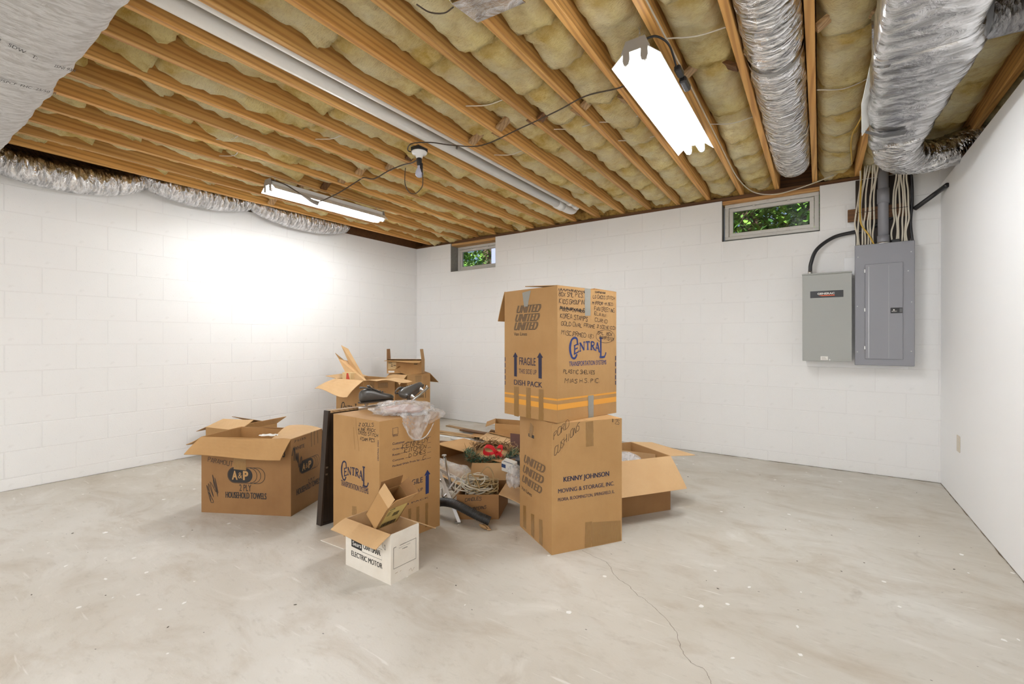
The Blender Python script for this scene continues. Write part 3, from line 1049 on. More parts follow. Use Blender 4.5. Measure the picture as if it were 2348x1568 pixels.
m = MB(); m.tube(spline([(0.03, 0, -0.15), (0.036, 0, -0.22), (0.03, -0.005, -0.27), (-0.01, -0.03, -0.315), (-0.055, -0.05, -0.30), (-0.085, -0.06, -0.24), (-0.088, -0.06, -0.17), (-0.082, -0.06, -0.12)], 8), 0.0035, 6); m.build('cord_loop', 'cable_brown', t, True)

# plastic drain pipes
t = thing('drain_pipe', 'thick white plastic drain pipe running between the ceiling joists', 'pipe', (-2.335, 0, 2.618))
m = MB(); m.tube([(0.0, -2.5, 0.012), (0.0, 4.30, -0.012)], 0.044, 18); m.build('pipe', 'white_pvc', t, True)
m = MB(); m.tube([(0, 4.29, -0.012), (0.0, 4.42, -0.012)], 0.052, 18); m.build('coupling', 'white_pvc', t, True)
m = MB(); m.tube(spline([(0, 4.41, -0.012), (0.0, 4.56, -0.012), (0.01, 4.66, 0.0), (0.01, 4.72, 0.06)], 5), 0.046, 18); m.build('elbow', 'white_pvc', t, True)
for yy in (2.62, ):
    m = MB(); m.tube([(0, yy, 0), (0, yy + 0.02, 0)], 0.0465, 18); m.build('hanger_strap', 'dull_steel', t, True)
t = thing('drain_pipe', 'thinner white plastic pipe alongside the thick drain pipe', 'pipe', (-2.188, 0, 2.592))
m = MB(); m.tube([(0, -2.5, 0.004), (-0.01, 4.50, 0.0)], 0.0215, 14); m.build('pipe', 'white_pvc', t, True)
m = MB(); m.tube([(-0.01, 4.30, 0), (-0.01, 4.36, 0)], 0.027, 14); m.build('coupling', 'white_pvc', t, True)
m = MB(); m.tube([(-0.01, 4.44, 0), (-0.01, 4.52, 0)], 0.027, 14); m.build('pipe_cap', 'white_pvc', t, True)

# ducts ------------------------------------------------------------
def crinkle(seed, amp, fu, fv):
    def rf(i, k, a):
        return 1 + amp * fr(Vector((math.cos(a) * 1.6, math.sin(a) * 1.6, i * fv)) * fu + Vector((seed, seed, seed)), 4)
    return rf
def flex(root, name, path, rad, seg, mat, seed, amp=0.06, sq=None, fv=0.12):
    m = MB()
    m.tube(path, rad, seg, 0, True, crinkle(seed, amp, 2.0, fv), False, sq)
    return m.build(name, mat, root, True)
# sagging foil duct along the left wall
t = thing('flexible_duct', 'sagging foil flexible duct strapped along top of the left wall', 'duct', (-4.985, 0, 0))
path, rad = [], []
straps = [(-0.5, 2.60), (0.46, 2.555), (1.515, 2.585), (2.43, 2.60), (3.62, 2.60)]
deep = [2.42, 2.445, 2.545, 2.535]
for (a, za), (b_, zb), dz in zip(straps[:-1], straps[1:], deep):
    n = 26
    for i in range(n):
        s = i / n
        bow = math.sin(PI * s) ** 0.55
        z = za + (zb - za) * s
        path.append((0.004 * math.sin(i * 2.0), a + (b_ - a) * s, z + (dz - (za + zb) / 2) * bow))
        rad.append(0.055 + 0.062 * min(1.0, math.sin(PI * s) ** 0.5 * 1.05))
path.append((0, straps[-1][0], straps[-1][1])); rad.append(0.05)
flex(t, 'duct_sleeve', path, rad, 30, 'foil', 4, 0.055, None, 0.16)
for (y, z) in straps[1:4]:
    m = MB(); m.tube([(0.0, y - 0.016, z), (0.0, y + 0.016, z)], 0.062, 20); m.tube([(0.058, y, z), (0.065, y, 2.565)], 0.004, 4); m.build('hanger_strap', 'dull_steel', t, True)
# straight foil duct in the joist bay
t = thing('flexible_duct', 'round foil duct filling the joist bay above the larger window', 'duct', (-0.185, 0, 0))
path = spline([(0, -1.5, 2.60), (0, 0.8, 2.598), (0.0, 2.2, 2.592), (0, 2.62, 2.585), (0, 3.4, 2.587), (0, 4.05, 2.59), (0, 4.38, 2.615), (0, 4.52, 2.67), (0, 4.58, 2.77)], 22)
rad = [0.122 - (0.012 if abs(p.y - 3.60) < 0.03 else 0) - (0.010 if 2.55 < p.y < 2.66 else 0) for p in path]
flex(t, 'duct_sleeve', path, rad, 34, 'foil', 9, 0.07, None, 0.35)
m = MB(); m.tube([(0, 2.585, 2.585), (0, 2.615, 2.585)], 0.1225, 30, 0, False); m.build('duct_band', 'dull_steel', t, True)
m = MB(); m.tube([(-0.13, 3.58, 2.60), (-0.11, 3.59, 2.52), (0, 3.60, 2.468), (0.11, 3.61, 2.52), (0.13, 3.62, 2.60)], 0.004, 5); m.build('tie_wire', 'beige_plastic', t, True)
# wrapped trunk duct
def loft(secs, nseg, wrinkle, seed, sub=10):
    # secs: (centre, across unit, half width, half height, roundness) interpolated and lofted
    m = MB()
    S = []
    for i in range(len(secs) - 1):
        for k in range(sub):
            f = k / sub
            f2 = f
            A, B = secs[i], secs[i + 1]
            S.append((Vector(A[0]).lerp(Vector(B[0]), f2), Vector(A[1]).lerp(Vector(B[1]), f2).normalized(), A[2] + (B[2] - A[2]) * f2, A[3] + (B[3] - A[3]) * f2, A[4] + (B[4] - A[4]) * f2))
    A = secs[-1]
    S.append((Vector(A[0]), Vector(A[1]).normalized(), A[2], A[3], A[4]))
    vs, fs = [], []
    for i, (c, ac, a, b_, n) in enumerate(S):
        for k in range(nseg):
            th = 2 * PI * k / nseg
            cs, sn = math.cos(th), math.sin(th)
            x = a * math.copysign(abs(cs) ** (2 / n), cs)
            z = b_ * math.copysign(abs(sn) ** (2 / n), sn)
            p = c + ac * x + Vector((0, 0, z))
            q = 1 + wrinkle(p, seed)
            vs.append(c + ac * (x * q) + Vector((0, 0, z * q)))
    for i in range(len(S) - 1):
        for k in range(nseg):
            k2 = (k + 1) % nseg
            fs.append((i * nseg + k, i * nseg + k2, (i + 1) * nseg + k2, (i + 1) * nseg + k))
    fs.append(tuple(range(nseg - 1, -1, -1)))
    fs.append(tuple((len(S) - 1) * nseg + k for k in range(nseg)))
    m.add(vs, fs)
    return m
wr = lambda p, s: 0.035 * fr(p * 3.0 + Vector((s, 0, 0)), 3) + 0.03 * fr(Vector((p.x * 26, p.y * 3.5, p.z * 3.5 + s)), 3)
t = thing('trunk_duct', 'wide dull silver wrapped trunk duct crossing under joists in upper left corner', 'duct', (0, 0, 0))
m = loft([((-5.05, 0.29, 2.425), (0, 1, 0), 0.285, 0.135, 4.0), ((-3.4, 0.29, 2.425), (0, 1, 0), 0.285, 0.135, 4.0), ((-1.6, 0.29, 2.425), (0, 1, 0), 0.285, 0.135, 4.0), ((-1.35, 0.29, 2.425), (0, 1, 0), 0.285, 0.135, 4.0)], 48, wr, 2, 46)
m.build('duct_wrap', 'duct_wrap', t, True)
def duct_print(txt, p0, p1, hgt):
    F = Face((0, 0, 2.283), (0, 1, 0), (1, 0, 0), t)
    u0, v0 = F.uv(*p0); u1, v1 = F.uv(*p1)
    vs, fs, _ = text_geo(txt, 0.0)
    mm = MB(); mm.add([F.at(u0 + x * (u1 - u0), v0 + (v1 - v0) * x + y * hgt) for x, y in vs], fs)
    mm.build('lettering', 'ink_black', t)
duct_print('R.2   SDW   T:', (-22, 86), (84, 137), 0.030)
duct_print('ISNI 93R', (124, 154), (172, 166), 0.030)
duct_print('.75PCF  FHC  25/50  R', (-6, 186), (128, 217), 0.030)
# right foil trunk with elbow over the partition
wf = lambda p, s: 0.022 * fr(p * 5.0 + Vector((s, 0, 0)), 3) + 0.012 * fr(p * 22 + Vector((0, s, 0)), 3)
t = thing('trunk_duct', 'large foil wrapped trunk duct with elbow over the right partition', 'duct', (0, 0, 0))
m = loft([((0.355, -1.2, 2.445), (1, 0, 0), 0.165, 0.115, 6.0), ((0.355, 1.4, 2.445), (1, 0, 0), 0.165, 0.115, 6.0), ((0.355, 2.55, 2.445), (1, 0, 0), 0.165, 0.115, 6.0)], 44, wf, 1, 30)
m.build('duct_wrap', 'foil_flat', t, True)
wf2 = lambda p, s: 0.05 * fr(p * 6.0 + Vector((s, 0, 0)), 4) + 0.03 * fr(p * 20 + Vector((0, s, 0)), 3)
m = loft([((0.36, 2.48, 2.447), (1, 0, 0), 0.174, 0.120, 6.0), ((0.385, 2.66, 2.45), (1, 0, 0), 0.185, 0.118, 5.0), ((0.39, 2.95, 2.462), (1, 0, 0), 0.178, 0.108, 4.0), ((0.385, 3.15, 2.452), (1, -0.05, 0), 0.172, 0.104, 3.6), ((0.395, 3.35, 2.44), (1, -0.1, 0), 0.158, 0.105, 3.2), ((0.40, 3.62, 2.425), (1, -0.15, 0), 0.150, 0.108, 2.8)], 44, wf2, 5, 12)
m.build('duct_boot', 'foil_flat', t, True)
path = spline([(0.405, 3.56, 2.425), (0.41, 3.80, 2.405), (0.45, 4.05, 2.415), (0.55, 4.24, 2.432), (0.70, 4.33, 2.455), (0.84, 4.36, 2.50), (1.0, 4.36, 2.53), (1.2, 4.36, 2.53)], 14)
flex(t, 'elbow', path, [0.125 - 0.012 * min(1, i / 60) for i in range(len(path))], 34, 'foil', 21, 0.09, (1.05, 0.95), 0.35)
F = Face((0, 0, 2.322), (1, 0, 0), (0, -1, 0), t)
m = MB(); m.slab([(0.20, 3.33, 2.37), (0.20, 3.37, 2.37), (0.30, 3.385, 2.318), (0.30, 3.34, 2.318)], 0.002); m.slab([(0.30, 3.34, 2.318), (0.30, 3.385, 2.318), (0.40, 3.40, 2.318), (0.405, 3.35, 2.318)], 0.002); m.build('duct_tape', 'duct_tape', t)
m = MB(); m.slab([(0.21, 2.85, 2.52), (0.185, 3.05, 2.40), (0.205, 3.35, 2.34), (0.235, 3.33, 2.38), (0.235, 3.0, 2.46)], 0.003); m.build('loose_flap', 'white_plastic', t)
# dark foil branch running right from the trunk
path = [(0.45 + 0.06 * i, 2.62 + 0.004 * i, 2.47 + 0.0005 * i) for i in range(22)]
flex(t, 'branch_duct', path, 0.088, 26, 'foil_dark', 31, 0.05, None, 0.4)
m = MB(); m.tube([(0.525, 2.62, 2.47), (0.56, 2.622, 2.47)], 0.094, 24, 0, False); m.build('duct_tape', 'duct_tape', t, True)
# short wrapped duct end above at top of the photo
t = thing('duct_boot', 'open ended foil lined duct board hanging below batts at top centre', 'duct', (0, 0, 0))
bx = [onz(1036, 6, 2.53), onz(1095, 50, 2.53), onz(1205, 4, 2.53), onz(1150, -40, 2.53)]
m = MB(); m.slab([p for p in bx], -0.004); m.build('foil_face', 'foil_flat', t)
m = MB()
c0 = bx[0]; c1 = bx[1]
m.slab([c0 + Vector((0, 0, 0.0)), c1 + Vector((0, 0, 0.0)), c1 + Vector((-0.03, -0.02, 0.055)), c0 + Vector((-0.03, -0.02, 0.055))], 0.004)
m.build('foil_edge', 'foil', t)
m = MB(); m.slab([bx[0] + Vector((-0.035, -0.02, 0.05)), bx[1] + Vector((-0.04, 0.0, 0.05)), bx[1] + Vector((-0.05, 0.01, 0.075)), bx[0] + Vector((-0.06, -0.02, 0.08))], 0.015); m.build('insulation_lining', 'fiberglass', t)

# electrical panel ---------------------------------------------------
PX0, PX1, PZ0, PZ1, PY = 0.243, 0.627, 0.934, 1.942, 4.80
b = MB(); b.cbox(-0.10, 0.60, YB - 0.02, YB - 0.0015, 0.905, 1.68, 0.002); b.cbox(0.175, 0.26, YB - 0.02, YB - 0.0015, 1.68, 1.86, 0.002)
tag(b.build('backboard', 'drywall'), 'white painted plywood board mounted behind the grey electrical boxes', 'board')
t = thing('breaker_panel', 'tall dark grey breaker panel with hinged door on back wall', 'electrical panel', (PX0, PY, PZ0))
W, H = PX1 - PX0, PZ1 - PZ0
m = MB(); m.cbox(0.016, W - 0.016, 0.012, YB - 0.0205 - PY, 0.016, H - 0.016, 0.003); m.build('enclosure', 'grey_enamel', t)
m = MB(); m.cbox(0, W, 0, 0.012, 0, H, 0.004); m.build('cover', 'grey_enamel', t)
MW = Matrix.Translation((PX0, PY, PZ0))
F = Face((0, 0, 0), (1, 0, 0), (0, 0, 1), t, 0.0008).world(MW)
u0, v0 = F.uv(1983, 823); u1, v1 = F.uv(2071, 600)
m = MB(); m.cbox(u0, u1, -0.005, 0.0, v0, v1, 0.004); door = m.build('door', 'grey_enamel', t)
m = MB(); m.box(u0 + 0.025, u0 + 0.027, -0.0056, -0.005, v0 + 0.01, v1 - 0.02); m.box(u0 + (u1 - u0) * 0.63, u0 + (u1 - u0) * 0.633, -0.0056, -0.005, v0 + 0.01, v1 - 0.02); m.build('pressed_rib', 'steel', door)
u2, v2 = F.uv(2042, 718); u3, v3 = F.uv(2069, 705)
m = MB(); m.cbox(u2, u3, -0.011, -0.005, v2, v3, 0.002); m.build('latch', 'black_plastic', door)
Fd = Face((0, -0.011, 0), (1, 0, 0), (0, 0, 1), door, 0.0005).world(MW)
m = MB(); m.box(u2 + 0.055, u2 + 0.072, -0.0125, -0.011, v2 + 0.006, v3 - 0.006); m.build('latch_button', 'duct_tape', door)
Fd.poly(None, 'paper_white', 'emblem', 1, [(u2 + 0.014, v2 + 0.022), (u2 + 0.026, v2 + 0.022), (u2 + 0.024, v2 + 0.028), (u2 + 0.020, v2 + 0.033), (u2 + 0.016, v2 + 0.028)])
m = MB(); vs, fs, _ = text_geo('MURRAY', 0.02); m.add([Fd.at(u2 + 0.006 + x * 0.034, v2 + 0.012 + y * 0.006) for x, y in vs], fs); m.build('lettering', 'paper_white', door)
for v in (0.93, 0.52, 0.12):
    m = MB(); m.cbox(u0 - 0.006, u0 + 0.004, -0.008, 0.0, v0 + (v1 - v0) * v - 0.015, v0 + (v1 - v0) * v + 0.015, 0.002); m.build('hinge', 'steel', t)
for (x, y) in [(0.018, 0.11), (0.018, 0.49), (0.022, 0.90), (W - 0.022, 0.12), (W - 0.02, 0.51), (W - 0.022, 0.91), (W - 0.04, 0.76)]:
    m = MB(); m.lathe([(0.0001, -0.004), (0.004, -0.003), (0.005, 0)], 8, 0, lambda v, x=x, y=y: Vector((x + v.x, v.z, y * H + v.y))); m.build('screw', 'steel', t)

t = thing('transfer_switch', 'lighter grey transfer switch box left of the breaker panel', 'electrical panel', (-0.128, 4.75, 0.962))
W2, H2, D2 = 0.35, 0.762, YB - 0.0205 - 4.75
m = MB(); m.cbox(0.012, W2 - 0.006, 0.012, D2, 0.008, H2 - 0.01, 0.003); m.build('enclosure', 'grey_enamel_pale', t)
m = MB(); m.cbox(0, W2, 0, 0.014, 0, H2 - 0.012, 0.003); m.build('cover', 'grey_enamel_pale', t)
m = MB(); m.cbox(-0.003, W2 + 0.003, -0.006, D2, H2 - 0.012, H2, 0.003); m.build('top_cap', 'grey_enamel_pale', t)
MW2 = Matrix.Translation((-0.128, 4.75, 0.962))
F = Face((0, 0, 0), (1, 0, 0), (0, 0, 1), t, 0.0008).world(MW2)
a0, b0 = F.uv(1858, 686); a1, b1 = F.uv(1935, 668)
a0, b0 = 0.058, 0.548; a1, b1 = 0.292, 0.606
m = MB(); m.cbox(a0, a1, -0.003, 0.0, b0, b1, 0.001); pl = m.build('name_plate', 'black_plastic', t)
Fp = Face((0, -0.003, 0), (1, 0, 0), (0, 0, 1), pl, 0.0005).world(MW2)
vs, fs, _ = text_geo('GENERAC', 0.03)
m = MB(); m.add([Fp.at(a0 + 0.052 + x * 0.122, b0 + 0.026 + y * 0.017) for x, y in vs], fs); m.build('lettering', 'paper_white', pl)
plain('red_orange', srgb(228, 92, 42), 0.5)
m = MB(); m.add([Fp.at(*q) for q in ((a0 + 0.085, b0 + 0.014), (a0 + 0.174, b0 + 0.014), (a0 + 0.174, b0 + 0.021), (a0 + 0.06, b0 + 0.021))], [(0, 1, 2, 3)]); m.build('stripe', 'red_orange', pl)
m = MB(); m.add([F.at(*q) for q in ((0.133, 0.010), (0.185, 0.010), (0.185, 0.042), (0.133, 0.042))], [(0, 1, 2, 3)]); st_ = m.build('sticker', 'paper_white', t)
m = MB()
for i in range(4): m.add([F.at(x, y, 2) for x, y in ((0.140, 0.015 + i * 0.006), (0.178 - i * 0.004, 0.015 + i * 0.006), (0.178 - i * 0.004, 0.017 + i * 0.006), (0.140, 0.017 + i * 0.006))], [(0, 1, 2, 3)])
m.build('fine_print', 'shade_grey', st_)
m = MB(); m.lathe([(0.0001, -0.006), (0.006, -0.005), (0.007, 0)], 10, 0, lambda v: Vector((0.197 + v.x, v.z, 0.012 + v.y))); m.build('screw', 'steel', t)
m = MB(); m.tube([(0.056, 0.08, H2 - 0.003), (0.056, 0.08, H2 + 0.03)], 0.019, 12); m.build('conduit_fitting', 'steel', t, True)
# black flexible conduit from transfer switch over to the cables and right
cz = 0.962 + H2 + 0.025
tag(MB().tube(spline([(-0.072, 4.83, cz), (-0.065, 4.83, cz + 0.08), (-0.02, 4.85, cz + 0.20), (0.10, 4.88, cz + 0.295), (0.24, 4.895, cz + 0.325), (0.34, 4.898, cz + 0.34), (0.62, 4.905, cz + 0.48)], 10), 0.0155, 10).build('conduit', 'cable_black', None, True), 'black flexible conduit curving from grey transfer switch up behind white cables', 'conduit')
tag(MB().tube(spline([onx(2098, 478, 0.64), onx(2120, 462, 0.69), onx(2150, 440, 0.76), onx(2172, 424, 0.79)], 6), 0.018, 10).build('conduit', 'cable_black', None, True), 'straight black conduit slanting up right from cable board to partition corner', 'conduit')
# timber cleat that carries the cables
b = MB(); b.cbox(0.20, 0.60, YB - 0.045, YB - 0.0145, 2.165, 2.27, 0.003); tag(b.build('cleat', 'old_wood'), 'brown timber cleat screwed to block wall holding the white cables', 'board')
b = MB(); b.cbox(0.255, 0.615, YB - 0.014, YB - 0.0015, 1.90, 2.52, 0.002); tag(b.build('shadow_board', 'dark_wood'), 'dark board added for the shadow on block wall behind the white cables', 'board')  # dark board added so the gaps between the cables read as shadow
# service conduit
t = thing('service_conduit', 'vertical grey plastic conduit entering top of the breaker panel', 'pipe', (0.435, 4.855, 0))
m = MB(); m.tube([(0, 0, PZ1 - 0.02), (0, 0, 2.70)], 0.036, 18); m.build('pipe', 'grey_pvc', t, True)
for (za, zb) in ((2.28, 2.40), (PZ1 - 0.01, PZ1 + 0.07)):
    m = MB(); m.tube([(0, 0, za), (0, 0, zb)], 0.041, 18); m.build('coupling', 'grey_pvc', t, True)
m = MB(); m.tube([(0, 0, PZ1 - 0.005), (0, 0, PZ1 + 0.012)], 0.046, 18); m.build('lock_nut', 'steel', t, True)
random.seed(21)
def drop(i, n, xa, xb, xt0, xt1, label, group, mat='cable_white', top=2.60):
    f = i / max(1, n - 1)
    x = xa + (xb - xa) * f
    xt = xt0 + (xt1 - xt0) * f
    xm = xa - 0.0 + (xb - xa) * f + random.uniform(-0.012, 0.012)
    xm = min(max(xm, 0.255), 0.60)
    j = lambda s: random.uniform(-s, s)
    pts = [(x, 4.87 + j(0.008), PZ1 - 0.02), (x + j(0.012), 4.875 + j(0.008), 2.03), (xm + j(0.012), 4.872, 2.13), (xm, 4.868 + j(0.004), 2.22), (xm * 0.6 + xt * 0.4 + j(0.01), 4.868 + j(0.006), 2.36), (xt + j(0.01), 4.86, 2.48), (xt + j(0.012), 4.80 + j(0.02), top)]
    wire('cable', pts, 0.0066, mat, label, 'cable', group, None, 6, 6)
for i in range(7):
    drop(i, 7, 0.262, 0.375, 0.285, 0.39, 'white sheathed cable dropping into panel left of the grey conduit', 'white cables left of the grey conduit')
for i in range(6):
    drop(i, 6, 0.498, 0.592, 0.515, 0.585, 'white sheathed cable dropping into panel right of the grey conduit', 'white cables right of the grey conduit')
wire('cable', [(0.385, 4.853, PZ1 - 0.02), (0.34, 4.852, 2.03), (0.292, 4.852, 2.12), (0.282, 4.852, 2.22), (0.285, 4.855, 2.36), (0.292, 4.85, 2.58)], 0.0062, 'cable_yellow', 'single yellow cable crossing in front of the white cables', 'cable')
wire('cable', [(0.625, 4.88, PZ1 - 0.02), (0.612, 4.885, 2.1), (0.622, 4.88, 2.3), (0.612, 4.87, 2.56)], 0.010, 'cable_black', 'thick black cable at far right of the cable bundle', 'cable')
m = MB(); m.cbox(0.486, 0.545, 4.84, 4.90, PZ1 - 0.003, PZ1 + 0.03, 0.006); tag(m.build('cable_clamp', 'black_plastic'), 'black clamp on panel top right of grey conduit', 'clamp')
m = MB()
for i in range(16):
    x = 0.265 + i * 0.021
    if 0.385 < x < 0.49: continue
    m.tube([(x - 0.012, 4.857, 2.226), (x + 0.012, 4.857, 2.229)], 0.0016, 5)
tag(m.build('cable_staples', 'black_plastic'), 'row of dark staples pinning cables on the timber cleat', 'staples', kind='stuff')
# thin cable stapled along a joist and drooping over the window
wire('cable', [(-0.615, 0.8, 2.59), (-0.612, 1.6, 2.59), (-0.610, 2.6, 2.592), (-0.611, 3.6, 2.59), (-0.60, 4.4, 2.57), (-0.52, 4.82, 2.54), (-0.36, 4.87, 2.50), (-0.20, 4.88, 2.515), (-0.02, 4.88, 2.555), (0.10, 4.86, 2.585)], 0.005, 'cable_white', 'thin white cable along a joist drooping over the larger window', 'cable')
wire('cable', [(0.232, 1.2, 2.60), (0.230, 2.4, 2.595), (0.232, 3.0, 2.59), (0.225, 3.6, 2.575), (0.185, 4.0, 2.572), (0.215, 4.6, 2.575)], 0.005, 'cable_yellow', 'yellow cable along joist left of the foil trunk duct', 'cable')
wire('cable', [onz(955, 10, 2.55), onz(985, 28, 2.54), onz(1018, 30, 2.54), onz(1040, 16, 2.55)], 0.003, 'cable_brown', 'short dark wire looping between batts near the top edge', 'cable')
# pipes and lumber seen over the partition
wire('pipe', [(0.98, 2.4, 2.50), (0.96, 3.2, 2.50), (0.95, 3.55, 2.50), (0.99, 3.66, 2.50), (1.12, 3.68, 2.50)], 0.012, 'old_wood', 'bent dark copper pipe above the right partition', 'pipe', None, None, 8, 8)
m = MB(); m.cbox(1.05, 1.09, 1.5, YB, 2.40, 2.49, 0.002); tag(m.build('timber_plate', 'old_wood'), 'brown timber running above the far side of right partition', 'timber')
# wall outlet cover
t = thing('outlet_cover', 'beige blank cover plate low on the right partition wall', 'outlet', (XR, 4.355, 0.425))
m = MB(); m.cbox(-0.006, 0.0, -0.037, 0.037, -0.058, 0.058, 0.003); m.build('plate', 'beige_plastic', t)
for z in (-0.035, 0.035):
    m = MB(); m.lathe([(0.0001, -0.002), (0.003, -0.001), (0.0035, 0)], 8, 0, lambda v, z=z: Vector((-0.006 + v.z, v.x, z + v.y))); m.build('screw', 'beige_plastic', t)

# ================================================================== CARTONS
class Carton:
    def __init__(s, name, label, L, F, Rr, h, z0=0.0, mat='kraft', closed=False, group=None, th=0.0045, cat='box', bulge=0.006, inner=None):
        L, F, Rr = Vector((*L, z0)), Vector((*F, z0)), Vector((*Rr, z0))
        s.w, s.d, s.h = (F - L).length, (Rr - F).length, h
        ang = math.atan2(F.y - L.y, F.x - L.x)
        s.root = thing(name, label, cat, L, ang, group)
        s.M = Matrix.Translation(L) @ Matrix.Rotation(ang, 4, 'Z')
        s.y = (Matrix.Rotation(-ang, 3, 'Z') @ (Rr - F)).normalized()
        s.mat = mat
        s.th = th
        s.closed, s.bulge = closed, bulge
        Z = Vector((0, 0, 1))
        X = Vector((1, 0, 0))
        p = [Vector((0, 0, 0)), X * s.w, X * s.w + s.y * s.d, s.y * s.d]
        s.p = p
        rnd = random.Random(hash(label) % 1000 if False else len(label) * 7 + int(h * 1000))
        m = MB()
        for i in range(4):
            a, b_ = p[i], p[(i + 1) % 4]
            nrm = (b_ - a).cross(Z).normalized()
            nu, nv = 12, 12
            def pt(u, v, off, i=i, a=a, b_=b_, nrm=nrm):
                return a + (b_ - a) * u + Z * (h * v) + nrm * (s.bow(u, v, i) - off)
            m.grid(lambda u, v: pt(u, v, 0), nu, nv)
            if not closed: m.grid(lambda u, v: pt(1 - u, v, th), nu, nv, 1 if inner else 0)
            if not closed:
                q = [pt(j / nu, 1, 0) for j in range(nu + 1)] + [pt(j / nu, 1, th) for j in range(nu, -1, -1)]
                m.add(q, [(j, j + 1, 2 * nu - j, 2 * nu + 1 - j) for j in range(nu)])
        m.add([q + Z * 0.001 for q in p], [(3, 2, 1, 0)])
        if not closed: m.add([q + Z * 0.005 for q in p], [(0, 1, 2, 3)])
        s.body = m.build('body', [mat, inner] if inner else mat, s.root)
        if closed:
            # two top flaps that meet at a seam
            for side in (0, 1):
                a, b_ = (p[0], p[1]) if side == 0 else (p[3], p[2])
                hw = s.y * (s.d * 0.5 - 0.0015) * (1 if side == 0 else -1)
                mm = MB(); mm.slab([a + Z * h, b_ + Z * h, b_ + hw + Z * (h + 0.001), a + hw + Z * (h + 0.001)] if side == 0 else [b_ + Z * h, a + Z * h, a + hw + Z * (h + 0.001), b_ + hw + Z * (h + 0.001)], th)
                mm.build('flap', mat, s.root)
    def bow(s, u, v, i):
        k = math.sin(PI * u) * (math.sin(PI * v) if s.closed else math.sin(PI * min(v, 0.999) * 0.5))
        return s.bulge * k * 0.6 + 0.0030 * fr(Vector((u * 2.2, v * 2.2, i + s.h * 9)), 2) * k
    def face(s, which):
        X, Z = Vector((1, 0, 0)), Vector((0, 0, 1))
        if which == 'front': f = Face((0, 0, 0), X, Z, s.root, 0.0007); f.disp = lambda u, v: s.bow(min(1, max(0, u / s.w)), min(1, max(0, v / s.h)), 0)
        elif which == 'right': f = Face(X * s.w, s.y, Z, s.root, 0.0007); f.disp = lambda u, v: s.bow(min(1, max(0, u / s.d)), min(1, max(0, v / s.h)), 1)
        else: f = Face((0, 0, s.h), X, s.y, s.root, 0.003)
        return f.world(s.M)
    def flap(s, edge, length, ang, ang2=None, curl=0.0, inset=0.006, mat=None, gap=0.004, trim=(0, 1), wave=0.0, skew=0.0):
        i = {'front': 0, 'right': 1, 'back': 2, 'left': 3}[edge]
        Z = Vector((0, 0, 1))
        a, b_ = s.p[i] + Z * s.h, s.p[(i + 1) % 4] + Z * s.h
        e = (b_ - a)
        n = e.cross(Z).normalized()
        el = e.normalized()
        ang2 = ang if ang2 is None else ang2
        nu, nv = 8, 6
        pts = []
        for j in range(nv + 1):
            v = j / nv
            for k in range(nu + 1):
                u = k / nu
                uu = trim[0] + (trim[1] - trim[0]) * u
                an = R(ang + (ang2 - ang) * u + curl * v)
                if abs(curl) < 0.01: rr = length * v
                else: rr = length * v
                ins = inset * v
                q = a + e * uu + el * (ins * (1 - 2 * u)) + el * (skew * v)
                q += n * (math.cos(an) * rr) + Z * (math.sin(an) * rr + gap * 0.3)
                q += (Z * math.cos(an) - n * math.sin(an)) * wave * math.sin(u * 5.2 + 0.6) * v
                pts.append(q)
        fs = []
        for j in range(nv):
            for k in range(nu):
                c = j * (nu + 1) + k
                fs.append((c, c + 1, c + nu + 2, c + nu + 1))
        m = MB(); m.add(pts, fs)
        o = m.build('flap', mat or s.mat, s.root)
        md = o.modifiers.new('board', 'SOLIDIFY'); md.thickness = s.th * 0.9; md.offset = 0
        return o

def tape(F, pix, mat='packing_tape', seed=1, k=1.3, name='tape_strip', nv=10):
    # a strip between four corners: bottom-left, bottom-right, top-right, top-left (photo pixels), slightly crumpled
    q = [Vector((*F.uv(*p), 0)) for p in pix]
    m = MB()
    def fn(u, v):
        a = q[0].lerp(q[1], u).lerp(q[3].lerp(q[2], u), v)
        wob = 0.0012 * fr(Vector((u * 3 + seed, v * 8, seed)), 3)
        return F.at(a.x + wob * 2, a.y, k) + F.N * (0.0012 * abs(fr(Vector((u * 6, v * 12, seed * 3)), 3)))
    m.grid(fn, 3, nv)
    return m.build(name, mat, F.root)

def arrow(F, tip, hl, hr, sl, sr, yb, mat):
    hy = (hl[1] + hr[1]) / 2
    F.polys([[hl, hr, tip]], mat, 'arrow_mark')
    F.polys([[(sl, yb[0]), (sr, yb[1]), (sr, hr[1]), (sl, hl[1])]], mat, 'arrow_mark')

